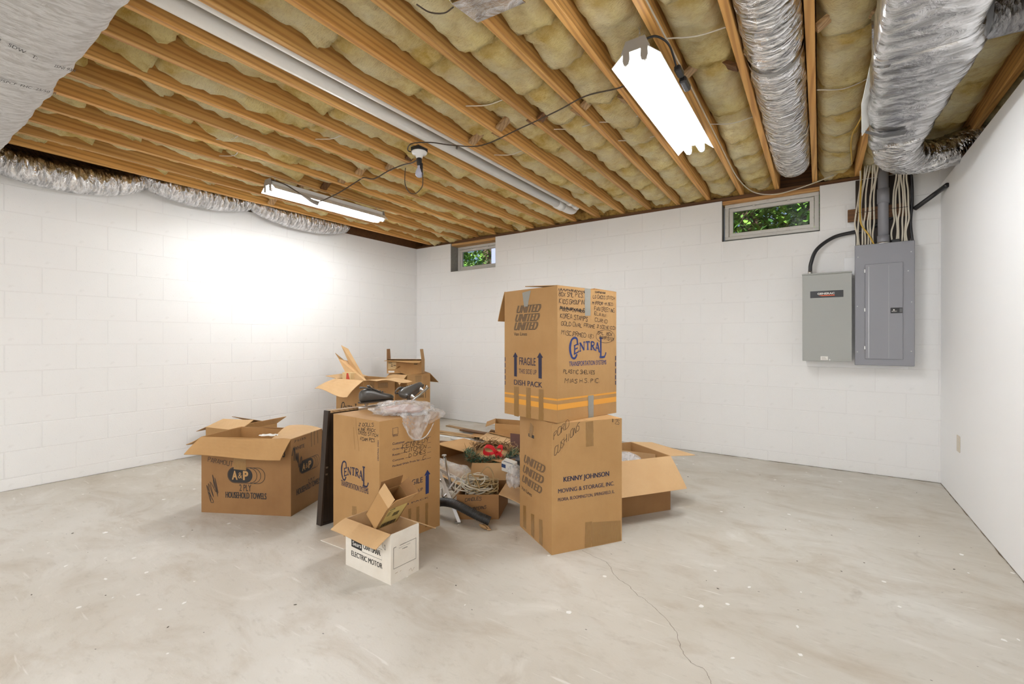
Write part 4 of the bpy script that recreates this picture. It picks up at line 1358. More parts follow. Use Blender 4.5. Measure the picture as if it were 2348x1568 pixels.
def central_logo(F, u0, v0, u1, v1, mat):
    # seven drawn capitals: big hooked C, arched ENTRA, tall L
    W, H = u1 - u0, v1 - v0
    m = MB()
    def P(x, y): return (u0 + x * W, v0 + y * H)
    def st(pts, wd, sm=5):
        q = [Vector((*P(*p), 0)) for p in pts]
        if len(q) > 2 and sm: q = spline(q, sm)
        F.stroke_uv(m, [(p.x, p.y) for p in q], wd * W)
    # C
    st([(0.215, 0.72), (0.20, 0.93), (0.14, 0.985), (0.075, 0.90), (0.030, 0.65), (0.028, 0.38), (0.065, 0.13), (0.115, 0.03), (0.165, 0.06), (0.205, 0.22)], 0.036)
    st([(0.055, 0.80), (0.036, 0.55), (0.046, 0.28), (0.075, 0.12)], 0.040)
    st([(0.222, 0.70), (0.205, 0.86)], 0.03, 0)
    # arch for ENTRA
    def top(x): return 0.66 + 0.16 * (1 - ((x - 0.52) / 0.36) ** 2)
    def bot(x): return 0.24 + 0.18 * (1 - ((x - 0.50) / 0.34) ** 2)
    def G(x, t): return (x, bot(x) + (top(x) - bot(x)) * t)
    wd = 0.030
    def bar(a, b_, w_=wd): st([a, b_], w_, 0)
    # E
    bar(G(0.145, 0), G(0.145, 1)); bar(G(0.125, 0.96), G(0.235, 0.96), 0.022); bar(G(0.125, 0.04), G(0.245, 0.04), 0.022); bar(G(0.145, 0.52), G(0.215, 0.52), 0.022); bar(G(0.235, 0.78), G(0.235, 1.0), 0.014); bar(G(0.245, 0), G(0.245, 0.24), 0.014); bar(G(0.215, 0.4), G(0.215, 0.64), 0.012)
    # N
    bar(G(0.285, 0), G(0.285, 1), 0.018); bar(G(0.285, 1), G(0.385, 0), 0.034); bar(G(0.385, 0), G(0.385, 1), 0.018); bar(G(0.262, 0.97), G(0.30, 0.97), 0.018); bar(G(0.262, 0.03), G(0.308, 0.03), 0.018); bar(G(0.365, 0.97), G(0.41, 0.97), 0.018)
    # T
    bar(G(0.48, 0), G(0.48, 1), 0.034); bar(G(0.43, 0.96), G(0.53, 0.96), 0.022); bar(G(0.432, 0.75), G(0.432, 1), 0.014); bar(G(0.528, 0.75), G(0.528, 1), 0.014); bar(G(0.455, 0.03), G(0.505, 0.03), 0.018)
    # R
    bar(G(0.575, 0), G(0.575, 1), 0.032); st([G(0.575, 0.96), G(0.635, 0.93), G(0.65, 0.75), G(0.63, 0.56), G(0.58, 0.5)], 0.024); bar(G(0.60, 0.5), G(0.665, 0.02), 0.032); bar(G(0.552, 0.03), G(0.60, 0.03), 0.018)
    # A
    bar(G(0.69, 0), G(0.735, 1), 0.018); bar(G(0.735, 1), G(0.795, 0), 0.036); bar(G(0.705, 0.36), G(0.775, 0.36), 0.02); bar(G(0.672, 0.03), G(0.712, 0.03), 0.018); bar(G(0.77, 0.03), G(0.815, 0.03), 0.018)
    # L
    st([(0.835, 0.06), (0.835, 0.97)], 0.042, 0); st([(0.795, 0.975), (0.880, 0.975)], 0.028, 0); st([(0.80, 0.045), (0.90, 0.035), (0.955, 0.06)], 0.036, 3); st([(0.94, 0.05), (0.97, 0.16), (0.985, 0.27)], 0.028, 3)
    return m.build('logo', mat, F.root)

# ---- lower carton of the stack --------------------------------------
ZF = 0.700
F_ = Carton('moving_box', 'kraft moving box under the dish pack, Kenny Johnson print on right side'.replace('Kenny Johnson', 'mover name'), (-1.53, 2.345), (-1.183, 2.123), (-0.936, 2.499), ZF, 0, 'kraft', True, 'tall moving boxes')
f = F_.face('front')
for bl, tr in (((1202.3, 1059.5), (1250.7, 1067)), ((1200, 1082.3), (1247.4, 1092)), ((1198, 1104), (1243.5, 1116))):
    f.text('UNITED', (bl, tr), 'ink_striped', 0.08, 0.10)
f.text('Van Lines', ((1195.8, 1121), (1220.5, 1130.5)), 'ink_black', 0.012)
f.poly([(1212, 993), (1225, 998.5), (1225, 1006), (1212, 1000)], 'black_plastic', 'hand_hole')
tape(f, [(1200, 1207), (1206, 1213), (1206, 1160), (1200, 1158)], seed=2)
tape(f, [(1218, 1226), (1225, 1234), (1225, 1180), (1218, 1177)], seed=3)
tape(f, [(1236.4, 1244), (1244, 1252), (1244, 1192), (1236.4, 1190)], seed=4)
tape(f, [(1214, 1000), (1220, 1003), (1224, 978), (1216, 968)], 'packing_tape', 5)
g = F_.face('right')
g.text('KENNY JOHNSON', ((1291.9, 1108.4), (1396.4, 1079.7)), 'ink_navy', 0.03)
g.text('MOVING & STORAGE, INC.', ((1279.7, 1132.5), (1408, 1103)), 'ink_navy', 0.022)
g.text('PEORIA, BLOOMINGTON, SPRINGFIELD, IL.', ((1279.3, 1151), (1409, 1122.5)), 'ink_navy', 0.014)
tape(g, [(1343.5, 1024), (1360.6, 1022), (1360, 965), (1343, 968)], seed=6)
tape(g, [(1341, 1256), (1355, 1253), (1357, 1195), (1342, 1197)], seed=7)
tape(g, [(1356, 1253), (1424, 1239), (1423, 1193), (1358, 1197)], seed=8)
g.hand('Pord', (1269.5, 1008.6), (1303, 978), 17, seed=3, wd=0.0022)
g.hand('Cushions', (1271, 1046), (1328, 984), 18, seed=5, wd=0.0022)
g.hand('# 25', (1403, 968), (1419, 973), 9, seed=8, wd=0.0022)

# ---- dish pack on top -------------------------------------------------
E_ = Carton('moving_box', 'tall dish pack box on top of the stack with orange bands and handwritten list', (-1.584, 2.258), (-1.162, 2.147), (-1.029, 2.654), 0.735, ZF + 0.002, 'kraft', False, 'tall moving boxes', 0.0045, 'box', 0.007)
f = E_.face('front')
for bl, tr in (((1186, 718.6), (1241.8, 696)), ((1182.6, 738), (1238.6, 717)), ((1180, 757.5), (1235, 737))):
    f.text('UNITED', (bl, tr), 'ink_striped', 0.08, 0.10)
f.text('Van Lines', ((1179, 769.5), (1209.5, 761.5)), 'ink_black', 0.012)
arrow(f, (1182, 807.4), (1176.2, 818.4), (1188, 818.4), 1179.2, 1185.6, (862.5, 863.5), 'ink_navy')
arrow(f, (1238.7, 808), (1232.2, 820), (1245.8, 820), 1235.4, 1242.9, (867, 868.3), 'ink_navy')
f.text('FRAGILE', ((1191.3, 836.2), (1229.1, 820.5)), 'ink_navy', 0.012)
f.text('THIS SIDE UP', ((1190.3, 855.6), (1231, 848)), 'ink_navy', 0.004)
f.text('DISH PACK', ((1178.9, 881.7), (1243.8, 876.4)), 'ink_navy', 0.02)
g = E_.face('right')
def bands(F, L_):
    _, va = F.uv(1276, 919.5); _, vb = F.uv(1276, 915); _, vc = F.uv(1276, 941); _, vd = F.uv(1276, 928)
    for a, b_ in ((va, vb), (vc, vd)):
        m = MB(); m.grid(lambda u, v: F.at(0.001 + u * (L_ - 0.002), a + (b_ - a) * v, 0.8), 24, 4); m.build('printed_band', 'ink_orange', F.root)
bands(g, E_.d); 
_vs = [g.uv(1276, y)[1] for y in (919.5, 915, 941, 928)]
for a, b_ in ((_vs[0], _vs[1]), (_vs[2], _vs[3])):
    m = MB(); m.grid(lambda u, v: f.at(0.001 + u * (E_.w - 0.002), a + (b_ - a) * v, 0.8), 24, 4); m.build('printed_band', 'ink_orange', E_.root)
tape(f, [(1179, 953), (1189.6, 955.5), (1189.6, 887), (1178.9, 886)], seed=12)
tape(f, [(1206.3, 958), (1217, 960), (1217, 889), (1207, 888)], seed=13)
tape(f, [(1235, 963), (1246, 965), (1246.5, 893), (1236, 892)], seed=14)
tape(f, [(1203, 703), (1211, 703), (1219, 666), (1199, 671)], 'grey_tape', 15)
tape(g, [(1340, 724), (1352.5, 724), (1353, 662), (1339.5, 661)], 'grey_tape', 16)
tape(g, [(1349, 960), (1361, 958), (1361, 906), (1348, 907)], 'grey_tape', 17)
g.polys([[(1410.5, a), (1412.6, a - 0.3), (1412.6, b_ - 0.3), (1410.5, b_)] for a, b_ in ((826, 816), (840, 830), (856, 845), (870, 860), (882, 873))], 'ink_navy', 'edge_print')
f.polys([[(1157.6, a), (1159, a), (1159, b_), (1157.6, b_)] for a, b_ in ((828, 819), (842, 832), (856, 846), (870, 860), (882, 873))], 'ink_navy', 'edge_print')
u0, v0 = g.uv(1304, 823.5); u1, v1 = g.uv(1390, 774)
central_logo(g, u0, v0, u1, v1, 'ink_blue')
g.text('TRANSPORTATION SYSTEMS', ((1304.8, 840), (1389.8, 824.7)), 'ink_blue', 0.012)
for txt, p0, p1, h, sd in (('BOX SML PICS.', (1281.4, 678.5), (1337, 682.5), 10, 1), ('KIDS GROUPIN', (1282, 695.5), (1338, 698), 10, 2), ('KOREA STAMPS', (1284.6, 728.5), (1346, 736), 11, 3), ('GOLD OVAL FRAME', (1287, 745), (1363, 753), 9, 4), ('MISC.FRMED (8)', (1287, 766.5), (1360, 776), 10, 5),
                           ('LG CROSS STITCH', (1358.7, 683.5), (1409, 687), 7, 6), ('MIRROR-M.BED.', (1357, 698), (1406, 701), 7.5, 7), ('FAN GREETING', (1362, 711.5), (1408.5, 716.5), 9, 8), ('ELAINI', (1362, 721.5), (1388, 727), 7.5, 9), ('CURIO', (1362.5, 736), (1391, 741.5), 8, 10), ('3 SCENE(CO)', (1367, 751), (1411, 756), 7, 11), ('SML. BOX', (1369, 766), (1403, 770.5), 7, 12), ('BARRISTER', (1373.5, 776), (1408, 782), 7, 13),
                           ('PLASTIC SHELVES', (1291.4, 855.6), (1363, 857.6), 9, 14), ('MIAS H.S. PIC.', (1294.7, 877.7), (1374, 877), 10, 15), ('FULL POSTALS', (1284, 711), (1339, 717), 9, 16)):
    g.hand(txt, p0, p1, h, seed=sd, wd=0.0028)
g.scribble((1281, 666), (1345, 672), 5, 22, wd=0.0026, seed=4); g.scribble((1283, 708), (1338, 716), 6, 26, wd=0.003, seed=5); g.scribble((1363, 671), (1388, 674), 4, 12, wd=0.0026, seed=6)
g.lines([[(1387.4 + 21.5 * math.cos(a), 771 + 15 * math.sin(a)) for a in [k * PI / 10 + 0.3 for k in range(22)]]], 0.0022, 'ink_marker', 'drawn_ring', 1.3, 2)
E_.flap('left', 0.19, -68, -64, -4)
E_.flap('right', 0.26, 176, 170, 0)
E_.flap('back', 0.2, 178)

# ---- tall carton with skates on it ---------------------------------------
B_ = Carton('moving_box', 'tall kraft moving box with ice skates and plastic bag on its top', (-2.44, 1.672), (-1.995, 1.651), (-1.945, 2.075), 0.70, 0, 'kraft', True, 'tall moving boxes')
f = B_.face('front')
for txt, p0, p1, h, sd in (('2 DOLLS', (823, 975.7), (856.6, 978), 7.5, 31), ('WINE RACK', (821, 986), (861, 990.6), 7.5, 32), ('CROSS STITCH', (822, 994.6), (866, 1002), 7, 33), ('FOAM PCS', (826.7, 1009), (858.9, 1013.6), 7, 34)):
    f.hand(txt, p0, p1, h, seed=sd, wd=0.0026)
ua, vb = f.uv(782, 1099); uc, vd = f.uv(845.5, 1069)
u0, v0 = f.uv(782, 1098.5); u1, _ = f.uv(846, 1110); _, v1 = f.uv(783, 1055)
central_logo(f, u0, v0, u1, v1, 'ink_navy')
f.text('TRANSPORTATION SYSTEMS', ((782.4, 1112), (845.2, 1119.5)), 'ink_navy', 0.012)
tape(f, [(807, 1180), (817, 1183), (817.5, 1161), (808, 1160)], seed=22)
f.lines([[(811, 979), (813, 1010), (815, 1030)], [(816, 958), (817, 985), (821, 1005), (824, 1034)]], 0.003, 'packing_tape', 'scuff')
m = MB(); vs, fs, _ = text_geo('CENTRAL DISH', 0.02)
for kx in (0,):
    uu, vv = f.uv(868.5, 1057); uu2, vv2 = f.uv(868.5, 1010)
    m.add([f.at(f.uv(866.8, 1040)[0] - y * 0.010 + 0.006, vv + x * (vv2 - vv)) for x, y in vs], fs)
m.build('lettering', 'ink_navy', B_.root)
g = B_.face('right')
for txt, bl, tr in (('Customer', (900, 1020.5), (927.7, 1009)), ('Order #', (900, 1033), (922, 1024)), ('Room', (900, 1045.7), (916.7, 1037)), ('Contents', (900, 1058.4), (925.9, 1048)), ('Packed With Pride by', (900, 1072.5), (961.4, 1051.5))):
    g.text(txt, (bl, tr), 'ink_navy', 0.012)
g.lines([[(928, 1017), (988, 1001)], [(922, 1027.4), (988, 1013.6)], [(918, 1039), (988, 1025)], [(929, 1050), (988, 1035.4)], [(963, 1055), (988, 1049)]], 0.0016, 'ink_navy')
g.hand('KENNEDY', (922, 1030), (982, 1012), 13, seed=41, wd=0.0026); g.hand('KITCHEN', (926.5, 1038), (976, 1026.5), 9, seed=42, wd=0.0026); g.hand('DISHES', (937, 1049), (975, 1038.5), 9, seed=43, wd=0.0026); g.hand('C', (968, 1055), (975, 1051), 9, seed=44, wd=0.0026)
g.lines([[(900.2, 997.5), (912.3, 994.5), (912.3, 979.5), (900.2, 982), (900.2, 997.5)]], 0.0022, 'ink_navy'); g.text('NORTH AM', ((900.5, 1001.5), (912, 996)), 'ink_navy', 0.01)
g.text('FRAGILE', ((919, 1119.5), (968.6, 1092.8)), 'ink_navy', 0.012); g.text('THIS SIDE UP', ((914, 1141), (969, 1117)), 'ink_navy', 0.004); g.text('DISH PACK', ((901, 1168), (982.8, 1137.5)), 'ink_navy', 0.02)
arrow(g, (979.4, 1076.7), (972, 1090.8), (986.2, 1086.4), 975.2, 982.8, (1133, 1130), 'ink_blue'); arrow(g, (910.5, 1097.4), (903, 1112), (917.5, 1107), 906.5, 914, (1155, 1152), 'ink_blue')
for i, (xa, xb, ya) in enumerate(((936, 942, 1165), (955, 961, 1160), (975, 981, 1152))): tape(g, [(xa, 1225 - i * 8), (xb, 1222.5 - i * 8), (xb, ya), (xa, ya + 2)], seed=50 + i)

# ---- wide carton at left ---------------------------------------------------
RA = tuple(onz(738, 1141, 0).xy)
A_ = Carton('grocery_box', 'wide battered kraft towel carton with open flaps nearest the left wall', (-3.409, 1.345), (-2.844, 1.638), RA, 0.50, 0, 'kraft_dark', False, None, 0.0045, 'box', 0.010, 'kraft')
f = A_.face('front')
def capsule(F, u0, v0, u1, v1, k=1.0):
    r = (v1 - v0) / 2
    def cap(a0, a1, rr, n=14):
        cy = (v0 + v1) / 2
        return [(a0 + r + rr * math.cos(PI / 2 + PI * i / n), cy + rr * math.sin(PI / 2 + PI * i / n)) for i in range(n + 1)] + [(a1 - r + rr * math.cos(-PI / 2 + PI * i / n), cy + rr * math.sin(-PI / 2 + PI * i / n)) for i in range(n + 1)]
    F.poly(None, 'ink_black', 'logo_field', k, cap(u0, u0 + (u1 - u0) * 0.68, r * 0.94))
    m = MB()
    q = cap(u0, u1, r); q.append(q[0]); F.stroke_uv(m, q, r * 0.07, k)
    for fx in (0.80, 0.90):
        a1 = u0 + (u1 - u0) * fx; cy = (v0 + v1) / 2
        F.stroke_uv(m, [(a1 - r + r * 0.94 * math.cos(-PI / 2 + PI * i / 14), cy + r * 0.94 * math.sin(-PI / 2 + PI * i / 14)) for i in range(15)], r * 0.07, k)
    m.build('logo_outline', 'ink_black', F.root)
    W, H = u1 - u0, v1 - v0
    m = MB()
    for ch, a, b_, c, d in (('A', 0.115, 0.27, 0.20, 0.78), ('&', 0.285, 0.395, 0.30, 0.68), ('P', 0.415, 0.56, 0.20, 0.78)):
        vs, fs, _ = text_geo(ch, 0.04 if ch != '&' else 0.0)
        m.add([F.at(u0 + (a + (b_ - a) * x) * W, v0 + (c + (d - c) * y) * H, k * 2) for x, y in vs], fs)
    m.build('lettering', 'kraft_print', F.root)
u0, v0 = f.uv(523.2, 1105.8); u1, v1 = f.uv(608.2, 1073)
capsule(f, u0, v0, u1, v1)
f.text('2 PLY', ((549.7, 1125), (576.7, 1110.8)), 'ink_black', 0.012); f.text('HOUSEHOLD TOWELS', ((517.5, 1140.7), (611.5, 1130.7)), 'ink_black', 0.03); f.text('03', ((640.6, 1048), (654, 1030)), 'ink_black', 0.02); f.text('71', ((643, 1026), (656, 1012)), 'ink_black', 0.02)
f.hand('PARAMOUT', (477, 1058), (534, 1068), 11, seed=61, wd=0.003); 
f.lines([[(487, 1145), (474, 1112), (484, 1152), (478, 1108), (490, 1140), (482, 1104), (496, 1128), (490, 1100)], [(492, 1118), (488, 1088), (500, 1138), (493, 1095), (501, 1130)], [(484, 1152), (490, 1150), (478, 1128)]], 0.0036, 'ink_marker', 'scribble', 1.3, 4)
tape(f, [(537, 1075), (566, 1078), (566, 1046), (537, 1044)], seed=62, mat='packing_tape')
g = A_.face('right')
u0, v0 = g.uv(685.5, 1089); u1, _ = g.uv(731.8, 1056); _, v1 = g.uv(686, 1059)
capsule(g, u0, v0, u1, v1)
g.text('2 PLY', ((706, 1107), (721, 1091.7)), 'ink_black', 0.012); g.text('HOUSEHOLD TOWELS', ((679.5, 1136), (733, 1094)), 'ink_black', 0.03); g.text('71/35', ((673.7, 1015), (700, 1001)), 'ink_black', 0.03); g.text('WHITE', ((673.7, 1034), (697, 1017)), 'ink_black', 0.03)
g.scribble((670, 1045), (690, 1075), 26, 5, wd=0.007, seed=9)
for i, (xa, xb) in enumerate(((712, 716), (719, 723), (727, 731))): g.lines([[(xa, 990 - i * 2), (xa + 1, 1024 - i * 4)]], 0.004, 'ink_black')
A_.flap('front', 0.150, -32, -40, -6, -0.004, 'kraft', wave=0.012, skew=-0.012)
A_.flap('right', 0.215, 172, 164, 12, 0.03, 'kraft_pale', wave=0.02)
A_.flap('left', 0.14, -42, -30, 6, 0.01, 'kraft', wave=0.006)
A_.flap('back', 0.2, -62, -58)
m = MB()
rg = random.Random(4)
c0 = A_.p[0] + (A_.p[2] - A_.p[0]) * 0.5
def fillfn(u, v):
    p = A_.p[0].lerp(A_.p[1], 0.03 + 0.94 * u) + (A_.p[3] - A_.p[0]) * (0.03 + 0.94 * v)
    return p + Vector((0, 0, 0.33 + 0.05 * fr(Vector((u * 5, v * 5, 3)), 4)))
m.grid(fillfn, 20, 16)
tag(m.build('packing_paper', 'kraft_pale', A_.root), None)
m = MB(); m.grid(lambda u, v: A_.p[0].lerp(A_.p[1], 0.60 + 0.17 * u) + (A_.p[3] - A_.p[0]) * (0.10 + 0.14 * v) + Vector((0, 0, 0.512 + 0.012 * fr(Vector((u * 3, v * 3, 1)), 3))), 5, 4); m.build('torn_label', 'paper_white', A_.root)

# ---- low carton behind it ------------------------------------------------------
K_ = Carton('carton', 'low kraft carton mostly hidden behind the wide towel carton', (-4.80, 1.93), (-4.36, 2.02), (-4.45, 2.42), 0.32, 0, 'kraft', False, None, 0.0045)
K_.flap('front', 0.17, 162, 155, 0, 0.01, 'kraft_pale'); K_.flap('back', 0.16, 164, 158); K_.flap('left', 0.15, -20); K_.flap('right', 0.15, 30)
# ---- low open carton behind the stack ----------------------------------------------
G_ = Carton('carton', 'low open kraft carton behind the stacked boxes with flap hanging in front', (-1.11, 2.75), (-0.835, 3.14), (-1.198, 3.396), 0.362, 0, 'kraft_dark', False, None, 0.0045, 'box', 0.004, 'kraft')
G_.flap('front', 0.225, -50, -50, -4, -0.02, 'kraft_pale')
G_.flap('right', 0.20, -3, -6, 0, -0.01, 'kraft_pale'); G_.flap('back', 0.2, -70); G_.flap('left', 0.2, -75)
t = thing('plastic_dome', 'clear rounded plastic cover standing inside the low open carton behind stack', 'cover', (-1.10, 3.00, 0.20))
m = MB(); m.lathe([(0.16, 0.0), (0.158, 0.04), (0.14, 0.10), (0.10, 0.15), (0.05, 0.175), (0.001, 0.182)], 26); o = m.build('dome', 'clear_plastic', t, True); o.modifiers.new('shell', 'SOLIDIFY').thickness = 0.0025
m = MB(); m.tube([Vector((0.163 * math.cos(a), 0.163 * math.sin(a), 0)) for a in [2 * PI * k / 26 for k in range(26)]], 0.006, 6, 0, False, None, True); m.build('rim', 'clear_plastic', t, True)
m = MB(); m.slab([Vector((-1.17, 3.10, 0.02)), Vector((-0.95, 3.20, 0.02)), Vector((-0.96, 3.22, 0.34)), Vector((-1.18, 3.12, 0.36))], 0.004); tag(m.build('cardboard_sheet', 'kraft_pale'), 'cardboard sheet standing inside low open carton behind the stack', 'cardboard')

# ---- white motor carton with a small carton tipped into it -----------------------------
D_ = Carton('motor_box', 'small white electric motor carton in front with open flap', (-2.006, 1.446), (-1.661, 1.441), (-1.655, 1.615), 0.236, 0, 'kraft_white', False, None, 0.004, 'box', 0.003, 'kraft_pale')
f = D_.face('front')
f.poly([(806, 1252), (830, 1263.5), (830, 1241), (806, 1231)], 'ink_black', 'logo_field')
f.text('Sears', ((809, 1249), (828.5, 1247)), 'paper_white', 0.01, 0, 'lettering', 1.0, 2.0)
f.text('CRAFTSMAN.', ((832.8, 1257.8), (873.2, 1261.8)), 'ink_black', 0.03)
f.text('ELECTRIC MOTOR', ((805.7, 1273), (877, 1292)), 'ink_black', 0.025)
f.lines([[(830, 1241), (876, 1260), (876, 1284), (830, 1264.5)]], 0.0016, 'ink_black')
f.hand('8 LS', (872, 1246), (884, 1262), 12, seed=71, wd=0.0018)
g = D_.face('right')
g.lines([[(902.5, 1256.5), (953.8, 1233), (953.8, 1279.7), (902.5, 1304.7), (902.5, 1256.5)]], 0.0022, 'ink_black')
g.text('PLACE LABEL', ((914.6, 1257.3), (941.2, 1243.6)), 'ink_black', 0.01); g.text('HERE', ((923, 1259), (934, 1251.5)), 'ink_black', 0.01)
g.lines([[(906, 1315), (912, 1311)], [(917, 1310), (920, 1307)], [(938, 1308), (942, 1302), (945, 1309), (950, 1300)]], 0.0016, 'kraft_dark', 'scuff')
D_.flap('front', 0.088, -16, -22, -8, 0.004, 'kraft_pale', wave=0.006, skew=-0.01)
D_.flap('back', 0.14, -30, -36, 0, 0.004, 'kraft_pale'); D_.flap('left', 0.10, -80, -80, 0, 0.0, 'kraft_pale')
m = MB(); m.slab([Vector((0.06, 0.03, 0.10)), Vector((0.16, 0.03, 0.10)), Vector((0.16, 0.035, 0.225)), Vector((0.07, 0.035, 0.215))], 0.003); tag(m.build('inner_liner', 'kraft_dark', D_.root))
# small tipped carton: frame from three edge vectors (right, up, away)
RT3, UP3, AW3 = Vector((RT[0], RT[1], 0)), Vector((0, 0, 1)), Vector((FW[0], FW[1], 0))
def view_vec(r, u, a): return RT3 * r + UP3 * u + AW3 * a
P0 = ond(860.3, 1216, 2.20)
e1 = ond(893.9, 1160, 2.12) - P0; e2 = ond(835.4, 1186.7, 2.2541) - P0; e3 = ond(905, 1221, 2.295) - P0
e1.normalize(); e2 = (e2 - e1 * e2.dot(e1)).normalized(); e3 = e1.cross(e2) * (1 if e1.cross(e2).dot(e3) > 0 else -1)
t = thing('small_carton', 'small open carton with yellow shipping label tipped into the white carton', 'box', P0)
m = MB(); L1, L2, L3 = 0.172, 0.098, 0.128
def q(a, b_, c): return e1 * (a * L1) + e2 * (b_ * L2) + e3 * (c * L3)
def plate(m, pts, th=0.0035):
    P = [Vector(p) for p in pts]
    ctr = q(0.5, 0.5, 0.5)
    n = (P[1] - P[0]).cross(P[2] - P[0]).normalized()
    if n.dot(sum(P, Vector()) / 4 - ctr) < 0: P.reverse(); n = -n
    m.slab(P, th, 0, n)
for c in (0, 1): plate(m, [q(0, 0, c), q(1, 0, c), q(1, 1, c), q(0, 1, c)])
for b_ in (0, 1): plate(m, [q(0, b_, 0), q(1, b_, 0), q(1, b_, 1), q(0, b_, 1)])
plate(m, [q(0, 0, 0), q(0, 1, 0), q(0, 1, 1), q(0, 0, 1)])
m.build('body', 'kraft', t)
def lid(pa, pb, out, ln, mat='kraft_pale'):
    mm = MB(); d = out.normalized() * ln
    mm.slab([pa, pb, pb + d, pa + d], 0.003); mm.build('flap', mat, t)
lid(q(1, 1, 0), q(1, 0, 0), e1 * 0.97 + e3 * 0.12, 0.062, 'kraft_pale')
lid(q(1, 0, 0), q(1, 0, 1), e1 * 0.95 + e3 * 0.2 - e2 * 0.12, 0.062, 'kraft')
lid(q(1, 1, 1), q(1, 1, 0), e1 * 0.9 + e2 * 0.25, 0.06, 'kraft_dark')
lid(q(1, 0, 1), q(1, 1, 1), e1 * 0.7 + e3 * 0.6, 0.055, 'kraft_dark')
FL = Face(q(0, 0, 0), e3, e1, t, 0.001)
if FL.N.dot(-e2) < 0: FL.N = -FL.N
def fl(name, mat, a0, a1, b0, b1, k):
    mm = MB(); mm.add([FL.at(x * L3, y * L1, k) for x, y in ((a0, b0), (a1, b0), (a1, b1), (a0, b1))], [(0, 1, 2, 3)]); mm.build(name, mat, t)
fl('shipping_label', 'paper_yellow', 0.10, 0.92, 0.04, 0.92, 1)
mm = MB()
for i in range(12): mm.add([FL.at(x * L3, y * L1, 2) for x, y in ((0.16 + i * 0.055, 0.07), (0.19 + i * 0.055 + (i % 3) * 0.006, 0.07), (0.19 + i * 0.055 + (i % 3) * 0.006, 0.24), (0.16 + i * 0.055, 0.24))], [(0, 1, 2, 3)])
mm.build('barcode', 'ink_black', t)
mm = MB()
for i in range(7): mm.add([FL.at(x * L3, y * L1, 2) for x, y in ((0.45 + i * 0.04, 0.48), (0.468 + i * 0.04 + (i % 2) * 0.006, 0.48), (0.468 + i * 0.04 + (i % 2) * 0.006, 0.66), (0.45 + i * 0.04, 0.66))], [(0, 1, 2, 3)])
mm.build('barcode', 'ink_black', t)
vs, fs, _ = text_geo('HOVER', 0.02)
mm = MB(); mm.add([FL.at((0.14 + x * 0.26) * L3, (0.84 + y * 0.055) * L1, 2) for x, y in vs], fs)
for i in range(6): mm.add([FL.at(x * L3, y * L1, 2) for x, y in ((0.14, 0.76 - i * 0.035), (0.34 - (i % 3) * 0.04, 0.76 - i * 0.035), (0.34 - (i % 3) * 0.04, 0.772 - i * 0.035), (0.14, 0.772 - i * 0.035))], [(0, 1, 2, 3)])
mm.build('lettering', 'ink_black', t)
# flat cardboard on the floor
m = MB(); m.slab([onz(735, 1238, 0.004), onz(788, 1258, 0.004), onz(850, 1240, 0.004), onz(796, 1222, 0.004)], 0.0035)
tag(m.build('cardboard_sheet', 'kraft_white'), 'flat pale stained cardboard sheet on floor behind the white carton', 'cardboard')

# ---- cartons near the back corner -------------------------------------------------------
H_ = Carton('moving_box', 'open kraft moving box near back corner with cardboard sheets standing in it', (-4.60, 3.19), (-4.10, 3.18), (-4.08, 3.60), 0.70, 0, 'kraft', False, 'tall moving boxes')
f = H_.face('front')
central_logo(f, 0.09, 0.29, 0.42, 0.44, 'ink_black'); f.text('TRANSPORTATION SYSTEMS', ((772, 965), (828, 960)), 'ink_black', 0.01)
g = H_.face('right')
tape(g, [(850, 897), (858, 897), (858, 876), (850, 876)], seed=81); tape(g, [(866, 890), (889, 889), (889, 876), (866, 877)], seed=82)
g.hand('XY', (872, 886), (886, 884), 8, seed=83, wd=0.003); g.text('CUSTOMER', ((846, 902), (862, 897)), 'ink_black', 0.01); g.text('FRAGILE', ((848, 885), (855, 880)), 'ink_black', 0.01)
g.lines([[(846, 907), (884, 903)], [(846, 912), (884, 908)], [(864, 902), (884, 898)]], 0.003, 'ink_black')
H_.flap('front', 0.27, -14, -22, -10, -0.02, 'kraft_pale', wave=0.03)
H_.flap('left', 0.24, 10, 4, 0, 0.01, 'kraft_pale'); H_.flap('right', 0.27, 6, 2, -6, -0.03, 'kraft_pale', wave=0.02); H_.flap('back', 0.24, -50)
for i, (pa, pb, pc, pd, lb) in enumerate((
    ((776, 823), (798, 827), (836, 868), (793, 856), 'wide pale cardboard sheet leaning left out of open corner box'),
    ((782, 791.5), (798, 800), (835, 866), (806, 846), 'tallest narrow cardboard sheet sticking up from open corner box'),
    ((768, 809), (784, 822), (834, 866), (800, 858), 'thin bent cardboard sheet at left of those in open corner box'))):
    dd = 5.02 + 0.06 * i
    P = [ond(*pa, 5.34 + 0.05 * i), ond(*pb, 5.38 + 0.05 * i), ond(*pc, 5.08 + 0.05 * i), ond(*pd, 5.22 + 0.05 * i)]
    P = [P[3], P[2], P[1], P[0]]
    low = [P[0] + (P[0] - P[3]) * 0.9, P[1] + (P[1] - P[2]) * 0.45]
    m = MB(); m.slab([low[0], low[1], P[2], P[3]], 0.005)
    tag(m.build('cardboard_sheet', 'kraft_pale' if i != 2 else 'kraft'), lb, 'cardboard', 'cardboard sheets in the open corner box')
t = thing('small_carton', 'small white and red printed carton inside the open corner box', 'box', (-4.51, 3.205, 0.585), 0.0)
m = MB(); m.cbox(0, 0.15, 0, 0.10, 0, 0.19, 0.002); m.build('body', 'paper_tan', t)
plain('print_red', srgb(196, 70, 44), 0.6)
m = MB(); m.add([(0.07, -0.001, 0.11), (0.14, -0.001, 0.11), (0.11, -0.001, 0.185), (0.08, -0.001, 0.185)], [(0, 1, 2, 3)]); m.build('printed_patch', 'print_red', t)
